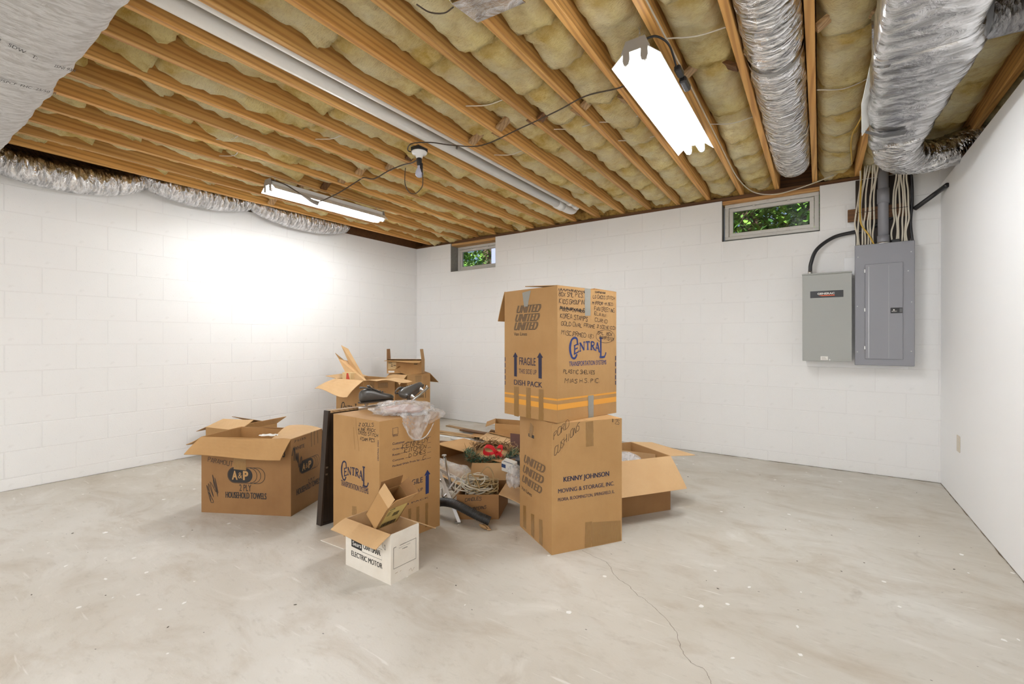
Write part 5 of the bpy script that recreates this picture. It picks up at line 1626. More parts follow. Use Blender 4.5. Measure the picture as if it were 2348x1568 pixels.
I_ = Carton('moving_box', 'kraft barrel box at the back corner carrying a small open carton', (-4.66, 4.02), (-4.295, 3.99), (-4.27, 4.37), 0.70, 0, 'kraft', False, 'tall moving boxes')
g = I_.face('right')
g.text('FRAGILE', ((954.5, 890), (967.5, 883.5)), 'ink_black', 0.01); g.text('THIS SIDE UP', ((947, 899), (971.5, 892)), 'ink_black', 0.006); g.text('BARREL', ((957.5, 912.5), (972.8, 904)), 'ink_black', 0.02)
arrow(g, (975.5, 880.5), (974, 885.5), (977, 885), 975.0, 976, (912, 912), 'ink_black'); arrow(g, (944, 885.5), (942, 890), (946.5, 890), 943.6, 944.8, (915, 915), 'ink_black')
tape(g, [(952, 876), (966, 875), (966, 860), (952, 861)], seed=91)
g.lines([[(970 + i * 2.2, 872), (970.3 + i * 2.2, 862)] for i in range(4)], 0.004, 'kraft_dark')
I_.flap('front', 0.20, -42, -42, 0, -0.01, 'kraft_pale'); I_.flap('back', 0.20, -40); I_.flap('left', 0.2, 150); I_.flap('right', 0.2, 168, 168)
m = MB(); m.slab([I_.p[0] + Vector((0.01, 0.01, 0.699)), I_.p[1] + Vector((-0.01, 0.01, 0.699)), I_.p[2] + Vector((-0.01, -0.01, 0.699)), I_.p[3] + Vector((0.01, -0.01, 0.699))], 0.004); m.build('flap', 'kraft', I_.root)
J_ = Carton('small_carton', 'small open carton with two upright flaps on top of the barrel box', (-4.645, 3.965), (-4.245, 4.19), (-4.31, 4.31), 0.165, 0.709, 'kraft', False, None, 0.004)
f = J_.face('front')
f.poly(None, 'paper_tan', 'shipping_label', 1, [(0.015, 0.055), (0.125, 0.055), (0.125, 0.145), (0.015, 0.145)]); f.poly(None, 'paper_white', 'shipping_label', 1, [(0.02, 0.012), (0.10, 0.012), (0.10, 0.035), (0.02, 0.035)])
m = MB()
for (a, b_, c) in ((0.02, 0.07, 0.132), (0.06, 0.075, 0.11), (0.055, 0.08, 0.09), (0.09, 0.12, 0.10), (0.36, 0.41, 0.132), (0.36, 0.405, 0.118)): m.add([f.at(a, c, 2), f.at(b_, c, 2), f.at(b_, c + 0.008, 2), f.at(a, c + 0.008, 2)], [(0, 1, 2, 3)])
m.build('lettering', 'ink_black', J_.root)
J_.flap('front', 0.10, 6, -4, -8, 0.0, 'kraft', wave=0.006); J_.flap('back', 0.10, 170); J_.flap('left', 0.15, 88, 88, 0, 0.012, 'kraft_dark'); J_.flap('right', 0.15, 98, 98, 0, 0.004, 'kraft')
# ---- dark board leaning on the tall carton ----------------------------------------------
t = thing('leaning_board', 'dark brown wooden panel leaning on left side of tall box with skates', 'board', (-2.59, 1.655, 0))
m = MB()
dv = Vector((0.055, 0.45, 0)); tk = Vector((0.046, 0.0, 0)); up = Vector((0.070, 0.006, 0.715))
def bp(a, b_, c): return tk * a + dv * b_ + up * c
def hexa(m, a0, a1, b0, b1, c0, c1):
    vs = [bp(a, b_, c) for c in (c0, c1) for (a, b_) in ((a0, b0), (a1, b0), (a1, b1), (a0, b1))]
    m.add(vs, [(3, 2, 1, 0), (4, 5, 6, 7), (0, 1, 5, 4), (1, 2, 6, 5), (2, 3, 7, 6), (3, 0, 4, 7)])
hexa(m, 0.12, 0.9, 0.03, 0.97, 0.02, 0.98); m.build('panel', 'dark_wood', t)
for b0, b1 in ((0, 0.03), (0.97, 1)):
    m = MB(); hexa(m, 0, 1, b0, b1, 0, 1); m.build('edge_strip', 'dark_wood', t)
m = MB(); hexa(m, 0, 1, 0.03, 0.97, 0.98, 1); m.build('top_edge', 'trim_wood', t)
m = MB(); hexa(m, 0, 1, 0.03, 0.97, 0.0, 0.02); m.build('bottom_edge', 'dark_wood', t)
for c0 in (0.50, 0.44):
    m = MB(); hexa(m, 0.9, 1.02, 0.02, 0.05, c0, c0 + 0.015); m.build('hinge_screw', 'steel', t)

# ================================================================== SKATES, BAG
ZB = 0.7025
plain('skate_leather', (0.07, 0.064, 0.058), 0.36)
SKS = 0.82
plain('skate_sole', (0.05, 0.035, 0.025), 0.5)
def skate(label, loc, M3, shaft, group='pair of ice skates'):
    t = thing('ice_skate', label, 'skate', loc, 0, group)
    T = lambda v: M3 @ (Vector(v) * SKS)
    # foot of the boot: x from heel (0) to toe (0.27)
    secs = [(-0.014, 0.100, 0.014, 0.030), (-0.004, 0.104, 0.028, 0.046), (0.03, 0.108, 0.035, 0.054), (0.075, 0.106, 0.036, 0.052), (0.115, 0.100, 0.037, 0.045), (0.16, 0.091, 0.041, 0.036), (0.21, 0.083, 0.043, 0.028), (0.255, 0.079, 0.037, 0.023), (0.280, 0.075, 0.018, 0.013)]
    m = MB(); n = 14
    vs, fs = [], []
    for (x, z, a, b_) in secs:
        for k in range(n):
            th = 2 * PI * k / n
            zz = b_ * math.sin(th)
            if zz < -0.0: zz = max(zz, -(z - 0.058))
            vs.append(T((x, a * math.cos(th), z + zz)))
    for i in range(len(secs) - 1):
        for k in range(n):
            k2 = (k + 1) % n
            fs.append((i * n + k, (i + 1) * n + k, (i + 1) * n + k2, i * n + k2))
    fs.append(tuple(range(n))); fs.append(tuple((len(secs) - 1) * n + k for k in range(n - 1, -1, -1)))
    m.add(vs, fs); subsurf(m.build('boot', 'skate_leather', t, True), 1)
    m = MB(); m.tube([T((0.042 + 0.046 * math.cos(q), 0.026 * math.sin(q), 0.158 - 0.012 * math.cos(q) + 0.006 * abs(math.sin(q)))) for q in [2 * PI * k / 18 for k in range(18)]], 0.0055, 7, 0, False, None, True); m.build('collar', 'skate_leather', t, True)
    m = MB(); m.tube([T(p) for p in spline([(0.16, 0, 0.126), (0.115, 0, 0.146), (0.075, 0, 0.166), (0.06, 0, 0.182)], 4)], 0.022, 10, 0, True, None, False, (1.0, 0.25)); m.build('tongue', 'skate_leather', t, True)
    m = MB(); m.tube([T((x_, s2 * 0.0365, 0.069)) for s2 in (1,) for x_ in (0.0, 0.06, 0.12, 0.18, 0.24)], 0.002, 5); m.build('welt_stitching', 'skate_sole', t, True)
    m = MB()
    prof = [(x / 9 * 0.285 - 0.012, 0.040 * math.sin(PI * min(0.97, 0.10 + x / 9 * 0.9)) ** 0.4) for x in range(10)]
    vs = [T((x, y, z)) for z in (0.050, 0.060) for (x, y) in prof] + [T((x, -y, z)) for z in (0.050, 0.060) for (x, y) in prof]
    N = len(prof); fs = []
    for i in range(N - 1):
        fs += [(i, i + 1, 2 * N + i + 1, 2 * N + i), (N + i, 3 * N + i, 3 * N + i + 1, N + i + 1), (i, N + i, N + i + 1, i + 1), (2 * N + i, 2 * N + i + 1, 3 * N + i + 1, 3 * N + i)]
    fs += [(0, 2 * N, 3 * N, N), (N - 1, 2 * N - 1, 4 * N - 1, 3 * N - 1)]
    m.add(vs, fs); m.build('sole', 'skate_sole', t)
    for x0 in (0.045, 0.205):
        m = MB(); m.lathe([(0.020, 0.051), (0.018, 0.044), (0.010, 0.030), (0.007, 0.018)], 12, 0, lambda v, x0=x0: T((x0 + v.x, v.y, v.z))); m.build('blade_post', 'steel', t, True)
    m = MB(); m.tube([T(p) for p in [(-0.02, 0, 0.016), (0.10, 0, 0.015), (0.24, 0, 0.016), (0.285, 0, 0.022), (0.295, 0, 0.030)]], 0.0065, 10); m.build('blade_tube', 'steel', t, True)
    m = MB(); m.cbox(-0.02, 0.285, -0.0015, 0.0015, 0.0, 0.014, 0.0005, 0, T); m.build('blade', 'steel', t)
    for i in range(5):
        x = 0.09 + i * 0.022
        zt = 0.158 - i * 0.007
        m = MB(); m.tube([T(p) for p in spline([(x, -0.020, zt - 0.008), (x + 0.006, 0, zt), (x + 0.012, 0.020, zt - 0.008)], 3)], 0.0028, 5); m.build('lace', 'black_rubber', t, True)
    return t
hl = onz(819, 941, ZB); tp = onz(905, 931, ZB)
dx = (tp - hl); dx.z = 0; dx.normalize()
Mk = Matrix((dx, Vector((-dx.y, dx.x, 0)), Vector((0, 0, 1)))).transposed()
skate('black ice skate standing on its blade at left of the box top', hl + dx * 0.025 + Vector((0, 0, 0.001)), Mk, None)
up2 = (ond(893, 882, 3.02) - ond(960, 914, 2.99)).normalized()
dx2 = AW3 * 0.9 + RT3 * 0.25 + UP3 * 0.25
dx2 = (dx2 - up2 * dx2.dot(up2)).normalized()
Mk2 = Matrix((dx2, up2.cross(dx2), up2)).transposed()
skate('black ice skate lying on its side behind plastic bag on the box', ond(950, 919, 2.97), Mk2, None)

# crumpled clear bag draped over the front right edge of the tall box
t = thing('plastic_bag', 'crumpled clear plastic bag draped over right edge of the tall box', 'bag', (0, 0, 0))
cb = onz(925, 938, ZB + 0.03)
def lump(u, v):
    a = u * 2 * PI; b_ = (v - 0.5) * PI
    r = 1 + 0.30 * fr(Vector((math.cos(a) * math.cos(b_) * 1.8, math.sin(a) * math.cos(b_) * 1.8, math.sin(b_) * 1.8)) + Vector((4, 2, 1)), 4)
    p = Vector((math.cos(a) * math.cos(b_) * 0.185 * r, math.sin(a) * math.cos(b_) * 0.105 * r, max(-0.028, math.sin(b_) * 0.052 * r)))
    return cb + RT3 * p.x + AW3 * p.y + UP3 * p.z
m = MB(); m.grid(lump, 36, 20); m.build('bag_body', 'clear_plastic', t, True)
gB = B_.face('right')
MB_ = B_.M
def drape(u, v, u0, u1, prof, off):
    # u along the box edge, v from the top down over the edge
    s = u0 + (u1 - u0) * u
    L_ = prof(u)
    q = v * (L_ + 0.09) - 0.09
    wob = 0.016 * fr(Vector((u * 4 + off, v * 4, off)), 4)
    if q < 0:
        p = Vector((B_.w, 0, B_.h)) + B_.y * s + Vector((q, 0, 0.010 + abs(wob)))
    else:
        p = Vector((B_.w, 0, B_.h)) + B_.y * s + Vector((0.012 + abs(wob) * 1.4, 0, -q + 0.008))
    return MB_ @ p
m = MB(); m.grid(lambda u, v: drape(u, v, 0.14, 0.34, lambda u: 0.035 + 0.115 * math.sin(PI * min(1, u * 1.05)) ** 0.8, 1.0), 20, 22); o = m.build('bag_handle', 'clear_plastic', t, True)
m = MB(); m.grid(lambda u, v: drape(u, v, 0.30, 0.455, lambda u: 0.075 - 0.045 * u, 7.0), 14, 14); o = m.build('bag_flap', 'clear_plastic', t, True)
m = MB()
lp = [gB.uv(*p) for p in ((927, 968), (931, 990), (942, 1003), (956, 1007), (972, 1000), (983, 985), (990, 970))]
pl_ = spline([MB_ @ (gB.at(a, b_) + gB.N * 0.014) for a, b_ in lp], 5)
m.tube(pl_, 0.0042, 6); m.build('handle_edge', 'clear_plastic', t, True)
# things inside the bag
t2 = thing('shoe_bundle', 'dull pink and grey cloth bundle wrapped inside the clear plastic bag', 'cloth', cb)
plain('dusty_pink', srgb(190, 160, 150), 0.9)
m = MB()
def cl(u, v):
    a = u * 2 * PI; b_ = (v - 0.5) * PI
    r = 1 + 0.25 * fr(Vector((math.cos(a) * 2, math.sin(a) * 2, b_)) + Vector((9, 2, 5)), 3)
    return RT3 * (math.cos(a) * math.cos(b_) * 0.12 * r) + AW3 * (math.sin(a) * math.cos(b_) * 0.05 * r) + UP3 * max(-0.024, math.sin(b_) * 0.024 * r)
m.grid(cl, 20, 10); m.build('cloth', 'dusty_pink', t2, True)

# ================================================================== THE PILE BETWEEN THE STACKS
random.seed(17)
# carton of cords
Lm, Fm = onz(1047, 1134, 0.158), onz(1143.5, 1134, 0.158)
Rm = Fm + (onz(1166, 1099, 0.158) - Fm).normalized() * 0.30
M_ = Carton('carton', 'small open carton of tangled beige cords between the two stacks', tuple(Lm.xy), tuple(Fm.xy), tuple(Rm.xy), 0.158, 0, 'kraft_dark', False, None, 0.004, 'box', 0.003, 'kraft_dark')
f = M_.face('front')
f.hand('Candles', (1066, 1149), (1103, 1146), 7, seed=101, wd=0.003); f.hand('Lanterns', (1078, 1170), (1114, 1166), 7, seed=102, wd=0.003)
M_.flap('right', 0.155, -14, -26, -6, 0.0, 'kraft_pale'); M_.flap('back', 0.12, 62, 62, 0, 0.012, 'kraft_pale'); M_.flap('left', 0.1, -50)
def m_in(a, b_, z): return M_.M @ (M_.p[0].lerp(M_.p[1], a) + (M_.p[3] - M_.p[0]) * b_ + Vector((0, 0, z)))
for ci, (lab, mat, nl) in enumerate((('tangled beige extension cord heaped at left of the cord carton', 'cable_white', 8), ('tan cord coil heaped at middle of the cord carton', 'cord_tan', 8), ('loose pale cord with high loops rising over the cord carton', 'cable_white', 6), ('brownish cord coil at right of the cord carton', 'cord_tan', 7))):
    if 'cord_tan' not in MAT: plain('cord_tan', srgb(168, 142, 98), 0.5)
    pts = []
    cx = (0.28, 0.50, 0.52, 0.74)[ci]
    nl += 9
    e_a, e_b = Vector((1, 0, 0)), Vector((0, 1, 0.2))
    ctr = Vector((cx * M_.w, 0.5 * M_.d, 0.09))
    for i in range(nl * 12):
        if i % 12 == 0:
            tilt, yw = random.uniform(-0.75, 0.75), random.uniform(0, PI)
            rr, sq = random.uniform(0.055, 0.105), random.uniform(0.5, 0.9)
            e_a2 = Vector((math.cos(yw), math.sin(yw), 0))
            e_b2 = Vector((-math.sin(yw) * math.cos(tilt), math.cos(yw) * math.cos(tilt), math.sin(tilt)))
            c2 = Vector((cx * M_.w + random.uniform(-0.04, 0.04), random.uniform(0.35, 0.6) * M_.d, 0.10 + 0.115 * (i / (nl * 12))))
            if ci == 2 and i > nl * 9: c2.z += 0.03; tilt = 1.0
        f_ = 0.18
        e_a = e_a.lerp(e_a2, f_); e_b = e_b.lerp(e_b2, f_); ctr = ctr.lerp(c2, f_)
        an = i / 12 * 2 * PI
        p = ctr + e_a * (rr * math.cos(an)) + e_b * (rr * sq * math.sin(an))
        p.x = min(M_.w * 0.97, max(M_.w * 0.03, p.x)); p.y = min(M_.d * 0.95, max(M_.d * 0.06, p.y)); p.z = max(0.02, p.z)
        pts.append(M_.M @ p)
    m = MB(); m.tube(spline(pts, 3), 0.0038, 5)
    tag(m.build('cord_coil', mat, None, True), lab, 'cord', 'cords in the small carton')
wire('cord', [ond(1100, 1120, 2.95), ond(1092, 1100, 2.98), ond(1080, 1085, 3.0), ond(1073, 1090, 3.0), ond(1078, 1112, 2.98), ond(1100, 1128, 2.95)], 0.0042, 'cord_tan', 'thin tan cord loop standing up at left of cord carton', 'cord')
wire('cord', [ond(1095, 1112, 3.02), ond(1103, 1085, 3.05), ond(1118, 1070, 3.05), ond(1130, 1085, 3.02), ond(1132, 1115, 3.0)], 0.0042, 'cord_tan', 'tall tan cord loop against back flap of the cord carton', 'cord')
wire('cord', [ond(1032, 1142, 2.96), ond(1046, 1122, 2.94), ond(1058, 1108, 2.94), ond(1048, 1104, 2.96), ond(1044, 1118, 2.95), ond(1056, 1124, 2.93), ond(1072, 1126, 2.95)], 0.004, 'cable_white', 'pale cord trailing over left rim of the cord carton', 'cord')
# black ribbed hose
path = spline([ond(985, 1158, 3.02), ond(1011, 1151, 2.95), ond(1038, 1154, 2.88), ond(1066, 1167, 2.83), ond(1095, 1182, 2.80), ond(1123, 1194.5, 2.79)], 22)
m = MB(); m.tube(path, [0.0265 + 0.0018 * math.sin(i * 2.2) for i in range(len(path))], 14); tag(m.build('ribbed_hose', 'black_rubber', None, True), 'black ribbed hose lying in front of the cord carton', 'hose')
for i, (pa, pb, r, lab) in enumerate((((1100, 1203), (1116, 1212), 0.012, 'larger splintered wood chip on floor before the black hose'), ((1108, 1203), (1122, 1211), 0.010, 'upper splintered wood chip on floor before the black hose'), ((1116, 1213), (1126, 1214), 0.006, 'smallest wood splinter at right end of the chips'))):
    a, b_ = onz(*pa, r), onz(*pb, r)
    m = MB(); m.tube([a, a.lerp(b_, 0.3), a.lerp(b_, 0.75), b_], [r * 0.55, r, r * 0.85, r * 0.25], 5); tag(m.build('wood_chip', 'trim_wood'), lab, 'wood', 'wood chips on the floor')
# metal parts
def bar(label, pa, da, pb, db, r, mat, extra=None, name='chrome_stand', cat='metal part', flat=False):
    a, b_ = ond(*pa, da), ond(*pb, db)
    t = thing(name, label, cat, (0, 0, 0))
    m = MB()
    if flat:
        d = (b_ - a).normalized(); sdv = d.cross(AW3).normalized()
        m.slab([a - sdv * r, a + sdv * r, b_ + sdv * r, b_ - sdv * r], 0.006)
        m.build('bar', mat, t)
    else:
        m.tube([a, b_], r, 10); m.build('tube', mat, t, True)
    if extra: extra(t, a, b_)
    return t
def ex1(t, a, b_):
    m = MB(); m.tube([a + Vector((0, 0, -0.004)), a + Vector((0, 0, 0.004))], 0.016, 12); m.build('foot_plate', 'steel', t)
    m = MB(); m.tube([b_, b_ - RT3 * 0.035 - AW3 * 0.02], 0.008, 8); m.build('end_bracket', 'steel', t)
bar('shiny chrome leg standing upright beside the tall box with skates', (1018.5, 1044), 3.10, (1035.5, 1121), 3.02, 0.009, 'steel', ex1)
bar('white slotted metal bar slanting to the floor under the black hose', (1008, 1082), 3.02, (1054, 1198), 2.835, 0.010, 'white_enamel', lambda t, a, b_: MB().cbox(-0.03, 0.01, -0.008, 0.008, -0.002, 0.004, 0.001, 0, lambda v: b_ + RT3 * v.x + AW3 * v.y + UP3 * v.z).build('foot_plate', 'dull_steel', t), 'slotted_bar', 'metal part', True)
bar('white plastic rail lying along the clear plastic tub', (1000, 1072), 3.25, (1066, 1106), 3.08, 0.011, 'white_enamel', None, 'plastic_rail', 'rail', True)
bar('grey steel rod lower in the metal heap beside tall box', (1006, 1098), 3.05, (1046, 1128), 3.02, 0.007, 'dull_steel', None, 'steel_rod', 'metal part')
wire('metal_hook', [ond(1024, 1128, 3.0), ond(1040, 1106, 3.0), ond(1044, 1100, 3.0), ond(1042, 1094, 3.0), ond(1030, 1092, 3.02)], 0.006, 'white_enamel', 'bent white metal hook in heap beside the chrome leg', 'metal part')
wire('metal_bracket', [ond(1012, 1120, 3.0), ond(1016, 1138, 2.95), ond(1030, 1128, 2.98)], 0.007, 'steel', 'short bright bracket lying low behind the slotted bar', 'metal part')
# clear plastic tub
t = thing('plastic_tub', 'clear plastic tub or cover lying behind the chrome leg', 'cover', (0, 0, 0))
ca = ond(1038, 1086, 3.30)
m = MB()
def tub(u, v):
    x = (u - 0.5) * 0.36; y = (v - 0.5) * 0.2
    e = max(abs(2 * u - 1), abs(2 * v - 1))
    return ca + RT3 * x - AW3 * (x * 0.5) + AW3 * y + UP3 * (0.07 * (1 - max(0, (e - 0.6) / 0.4)) + 0.012 * fr(Vector((u * 6, v * 6, 2)), 3) - x * 0.16)
m.grid(tub, 24, 16); m.build('shell', 'clear_plastic', t, True).modifiers.new('shell', 'SOLIDIFY').thickness = 0.003
# long open carton behind, its dark inside and lit bottom put into panel colours
Pa, Pb = onz(1000, 1017, 0.25), onz(1150, 1060, 0.25)
back_dir = (Pb - Pa).normalized(); toc = Vector((back_dir.y, -back_dir.x, 0))
if toc.dot(AW3) > 0: toc = -toc
t = thing('long_carton', 'long carton lying on its side with dark opening under the wreath', 'box', Pa)
dpt = -toc * 0.30
LB_ = Pb - Pa
zt, zb = 0.0, -0.135
def lc(u, v, z): return LB_ * u + dpt * v + UP3 * z
for nm, q4, mt in (('top_panel', [lc(0, 0, zt), lc(1, 0, zt), lc(1, 1, zt), lc(0, 1, zt)], 'kraft'), ('back_panel', [lc(0, 1, zb), lc(1, 1, zb), lc(1, 1, zt), lc(0, 1, zt)], 'kraft_dark'), ('bottom_panel', [lc(0, 0, zb), lc(1, 0, zb), lc(1, 1, zb), lc(0, 1, zb)], 'kraft_pale'), ('end_panel', [lc(1, 0, zb), lc(1, 1, zb), lc(1, 1, zt), lc(1, 0, zt)], 'kraft'), ('end_panel', [lc(0, 0, zb), lc(0, 1, zb), lc(0, 1, zt), lc(0, 0, zt)], 'kraft')):
    m = MB(); m.slab(q4, 0.005); m.build(nm, mt, t)
m = MB(); m.grid(lambda u, v: lc(u, -0.42 * v, zb - 0.075 * v + 0.012 * math.sin(u * 7) * v), 12, 4); m.build('flap', 'kraft_pale', t).modifiers.new('board', 'SOLIDIFY').thickness = 0.004
t2 = thing('carton', 'flattened carton supporting the long carton at bottom of the pile', 'box', Pa + UP3 * -0.25)
m = MB(); vs = [lc(u, v, z) for z in (0.002, 0.108) for (u, v) in ((0.02, 0.1), (0.98, 0.1), (0.98, 0.95), (0.02, 0.95))]; m.add(vs, [(3, 2, 1, 0), (4, 5, 6, 7), (0, 1, 5, 4), (1, 2, 6, 5), (2, 3, 7, 6), (3, 0, 4, 7)]); m.build('body', 'kraft_dark', t2)
m = MB(); m.slab([lc(0.02, 0.1, 0.09), lc(0.98, 0.1, 0.09), lc(0.98, -0.08, 0.03), lc(0.02, -0.08, 0.03)], 0.004); m.build('flap', 'kraft', t2)
# wreath with bow
wc = ond(1128, 1036, 3.60)
t = thing('wreath', 'brown vine wreath with green garland and bright red bow on the pile', 'wreath', wc)
def ring(a, r, dz=0): return RT3 * (r * math.cos(a)) + AW3 * (r * math.sin(a)) * 0.95 + UP3 * (0.035 * math.sin(a) * r / 0.2 + dz)
for i in range(14):
    ph = random.uniform(0, 6.28); r0 = 0.175 + random.uniform(-0.03, 0.03)
    pts = [ring(2 * PI * k / 26, r0 + 0.022 * math.sin(k * 1.7 + ph), 0.024 * math.cos(k * 1.9 + ph)) for k in range(27)]
    m = MB(); m.tube(pts, 0.0042, 5); m.build('vine', 'old_vine' if i % 2 else 'pale_vine', t, True) if 'old_vine' in MAT else (plain('old_vine', srgb(110, 78, 46), 0.8), plain('pale_vine', srgb(158, 124, 82), 0.8), m.build('vine', 'pale_vine', t, True))
m = MB()
for i in range(170):
    a = random.uniform(0, 6.28)
    p = ring(a, 0.175 + random.uniform(-0.04, 0.04), random.uniform(-0.02, 0.035))
    d = Vector((random.uniform(-1, 1), random.uniform(-1, 1), random.uniform(-0.2, 1))).normalized() * random.uniform(0.03, 0.07)
    m.tube([p, p + d * 0.6 + Vector((random.uniform(-.01, .01), 0, 0)), p + d], [0.0022, 0.0018, 0.0008], 4)
tag(m.build('twigs', 'pale_vine', t, True), kind='stuff')
plain('pine_green', srgb(52, 92, 68), 0.7); plain('pine_pale', srgb(120, 150, 122), 0.7)
for mat, n in (('pine_green', 1000), ('pine_pale', 500)):
    m = MB()
    for i in range(n):
        a = random.uniform(PI * 1.0, PI * 2.0)
        p = ring(a, 0.19 + random.uniform(-0.035, 0.03), random.uniform(-0.03, 0.035))
        d = Vector((random.uniform(-1, 1), random.uniform(-1, 1), random.uniform(-0.6, 1))).normalized() * random.uniform(0.025, 0.05)
        s_ = d.cross(Vector((0.3, 0.2, 1))).normalized() * 0.003
        m.add([p - s_, p + s_, p + d], [(0, 1, 2)])
    tag(m.build('garland', mat, t), kind='stuff')
plain('red_velvet', srgb(214, 18, 30), 0.7)
bc = ond(1136, 1036, 3.45) - wc
def ribbon(m, pts, wv, hw):
    q = spline(pts, 5)
    vs = []
    for p in q: vs += [p + wv * hw, p - wv * hw]
    m.add(vs, [(2 * i, 2 * i + 1, 2 * i + 3, 2 * i + 2) for i in range(len(q) - 1)])
bow = None
for nm, pts in (('bow_loop', [(0, 0, 0), (-0.03, 0.0, 0.035), (-0.075, 0, 0.04), (-0.085, 0, 0.0), (-0.05, 0, -0.015), (0, 0, 0)]), ('bow_loop', [(0, 0, 0), (0.02, 0, 0.04), (0.05, 0, 0.035), (0.045, 0, -0.005), (0.015, 0, -0.012), (0, 0, 0)]), ('bow_tail', [(0, 0, 0), (0.012, 0, -0.03), (0.01, -0.01, -0.06), (0.02, -0.01, -0.085)]), ('bow_tail', [(0, 0, 0), (0.035, 0, -0.02), (0.06, -0.01, -0.045), (0.075, -0.01, -0.075)])):
    m = MB()
    ribbon(m, [bc + RT3 * p[0] + AW3 * p[1] + UP3 * p[2] for p in pts], (AW3 * 0.75 + UP3 * 0.5 + RT3 * 0.3).normalized(), 0.018)
    m.build(nm, 'red_velvet', t, True).modifiers.new('cloth', 'SOLIDIFY').thickness = 0.002
m = MB(); m.lathe([(0.001, -0.012), (0.011, -0.008), (0.013, 0), (0.011, 0.008), (0.001, 0.012)], 10, 0, lambda v: bc + v); m.build('bow_knot', 'red_velvet', t, True)
# cardboard, boards, small boxes of the pile
def dz(py, z): return (CH - z) * FPX / (py - HY)
def sheet(label, pix, dd, mat='kraft_pale', th=0.005, name='cardboard_sheet', cat='cardboard', group='cardboard sheets in the pile'):
    P = [ond(*p, d) for p, d in zip(pix, dd)]
    m = MB(); m.slab(P, th); return tag(m.build(name, mat), label, cat, group)
sheet('large pale cardboard sheet lying just behind the wreath', [(1099, 1004), (1174, 1029), (1171, 1003), (1118, 991)], (dz(1004, 0.16), dz(1029, 0.10), dz(1003, 0.02), dz(991, 0.03)))
sheet('narrow cardboard sheet behind the large one in the pile', [(1121, 991), (1172, 1003), (1172, 993), (1126, 984)], (dz(991, 0.06), dz(1003, 0.05), dz(993, 0.01), dz(984, 0.01)), 'kraft')
sheet('brown cardboard strip lying under left end of the sheets', [(1080, 1000), (1112, 1003), (1106, 994), (1086, 993)], (dz(1000, 0.05), dz(1003, 0.05), dz(994, 0.01), dz(993, 0.01)), 'kraft')
Q_ = Carton('carton', 'open shallow carton farthest back in the pile near the wall', tuple(onz(1135, 990, 0.06).xy), tuple(onz(1200, 996, 0.06).xy), tuple((onz(1200, 996, 0.06) + (AW3 * 0.33)).xy), 0.16, 0, 'kraft', False, None, 0.004, 'box', 0.003, 'kraft')
Q_.flap('left', 0.12, -20)
sheet('dark reddish brown panel standing at right of the pile', [(1172, 1082), (1200, 1086), (1196, 996), (1170, 993)], (3.94, 3.9, 4.0, 4.05), 'red_brown' if 'red_brown' in MAT else (plain('red_brown', srgb(84, 44, 28), 0.4), 'red_brown')[1], 0.018, 'brown_plank', 'board', None)
t = thing('black_case', 'black plastic case at right end of the pile beside the stack', 'case', ond(1166, 1072, 3.42))
m = MB(); m.cbox(0, 0.16, 0, 0.14, -0.06, 0.075, 0.012, 0, lambda v: RT3 * v.x + AW3 * v.y + UP3 * (v.z - v.x * 0.12)); m.build('body', 'black_plastic', t)
m = MB(); m.cbox(0.05, 0.09, -0.01, 0.0, 0.02, 0.04, 0.003, 0, lambda v: RT3 * v.x + AW3 * v.y + UP3 * (v.z - v.x * 0.12)); m.build('latch', 'black_rubber', t)
t = thing('small_box', 'small white and blue printed box in front of the black case', 'box', ond(1150, 1072, 3.15))
m = MB(); TT = lambda v: RT3 * (v.x * 0.95) - AW3 * (v.x * 0.3) + AW3 * (v.y * 0.95) + RT3 * (v.y * 0.3) + UP3 * (v.z - v.x * 0.25)
m.cbox(0, 0.085, 0, 0.10, -0.02, 0.045, 0.002, 0, TT); m.build('body', 'paper_white', t)
plain('print_blue', srgb(48, 72, 118), 0.5)
m = MB(); m.add([TT(Vector(v)) for v in ((0.0, -0.001, 0.005), (0.03, -0.001, 0.005), (0.03, -0.001, 0.03), (0.0, -0.001, 0.03))], [(0, 1, 2, 3)]); m.add([TT(Vector(v)) for v in ((0.012, 0.01, 0.0458), (0.075, 0.01, 0.0458), (0.075, 0.02, 0.0458), (0.012, 0.02, 0.0458))], [(0, 1, 2, 3)]); m.build('printed_patch', 'print_blue', t)
t = thing('plastic_bag', 'crumpled clear bag hanging below the small white and blue box', 'bag', ond(1178, 1092, 3.02))
m = MB()
def bg2(u, v):
    a = u * 2 * PI; b_ = (v - 0.5) * PI
    r = 1 + 0.35 * fr(Vector((math.cos(a) * 2, math.sin(a) * 2, b_ * 1.5)) + Vector((1, 7, 5)), 4)
    return RT3 * (math.cos(a) * math.cos(b_) * 0.05 * r) + AW3 * (math.sin(a) * math.cos(b_) * 0.05 * r) + UP3 * (math.sin(b_) * 0.07 * r)
m.grid(bg2, 24, 16); m.build('bag_body', 'clear_plastic', t, True)
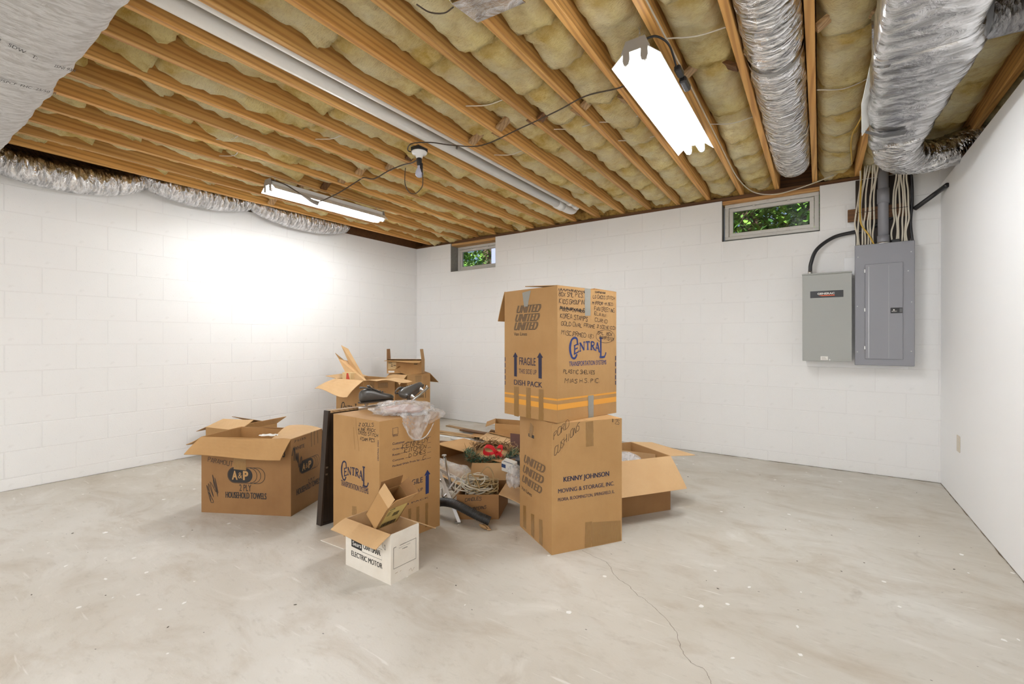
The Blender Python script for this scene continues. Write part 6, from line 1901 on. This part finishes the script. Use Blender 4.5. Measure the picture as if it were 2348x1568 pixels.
# lengths of trim
trims = [((1026, 975.5), (1118, 994), dz(975.5, 0.008), dz(994, 0.008), 0.03, 0.012, 'trim_wood', 'pale trim board farthest back in the pile'),
         ((1058, 985), (1130, 997), dz(985, 0.025), dz(997, 0.03), 0.035, 0.016, 'old_wood', 'dark weathered board under the rear trim'),
         ((975, 984), (1092, 1000), dz(984, 0.012), dz(1000, 0.012), 0.03, 0.012, 'trim_wood', 'long yellowish trim board in middle of the pile'),
         ((985, 991), (1090, 1003), dz(991, 0.01), dz(1003, 0.01), 0.02, 0.012, 'trim_wood', 'thin pale trim strip in front of the yellowish board'),
         ((980, 994), (1080, 1008), dz(994, 0.006), dz(1008, 0.006), 0.018, 0.010, 'white_enamel', 'narrow white painted trim strip in the pile'),
         ((975, 1011), (1080, 1018), dz(1011, 0.012), dz(1018, 0.03), 0.03, 0.02, 'old_wood', 'dark brown board behind the long open carton'),
         ((980, 1017), (1078, 1027), dz(1017, 0.04), dz(1027, 0.05), 0.025, 0.012, 'trim_wood', 'pale board resting along rim of the long carton'),
         ((990, 1018), (1046, 1022), dz(1018, 0.006), dz(1022, 0.006), 0.02, 0.010, 'white_enamel', 'short white trim piece by the tall box edge')]
for pa, pb, da, db, wv, th, mat, lab in trims:
    a, b_ = ond(*pa, da), ond(*pb, db)
    d = (b_ - a).normalized(); s_ = d.cross(UP3).normalized()
    m = MB(); m.cbox(0, (b_ - a).length, -wv, wv, -th / 2, th / 2, 0.001, 0, lambda v: a + d * v.x + s_ * v.y + UP3 * v.z)
    tag(m.build('wood_strip', mat), lab, 'board', 'trim boards in the pile')
m = MB(); m.tube([ond(1036, 1003.5, dz(1003.5, 0.03)), ond(1076, 1013, dz(1013, 0.03))], 0.02, 14); tag(m.build('plastic_tube', 'white_plastic', None, True), 'short white plastic tube lying on the boards', 'pipe')
# scraps seen between the two left cartons
t = thing('paper_bundle', 'small red and white paper packet between left carton and dark panel', 'paper', ond(738, 1024, 3.9))
zf_ = t.location.z
m = MB(); m.cbox(0, 0.12, 0, 0.1, -zf_ + 0.001, 0.05, 0.003, 0, lambda v: RT3 * v.x + AW3 * v.y + UP3 * v.z); m.build('packet', 'paper_white', t)
m = MB(); m.cbox(0, 0.12, 0.01, 0.09, 0.05, 0.11, 0.01, 0, lambda v: RT3 * v.x + AW3 * v.y + UP3 * v.z); m.build('red_cover', 'print_red', t)
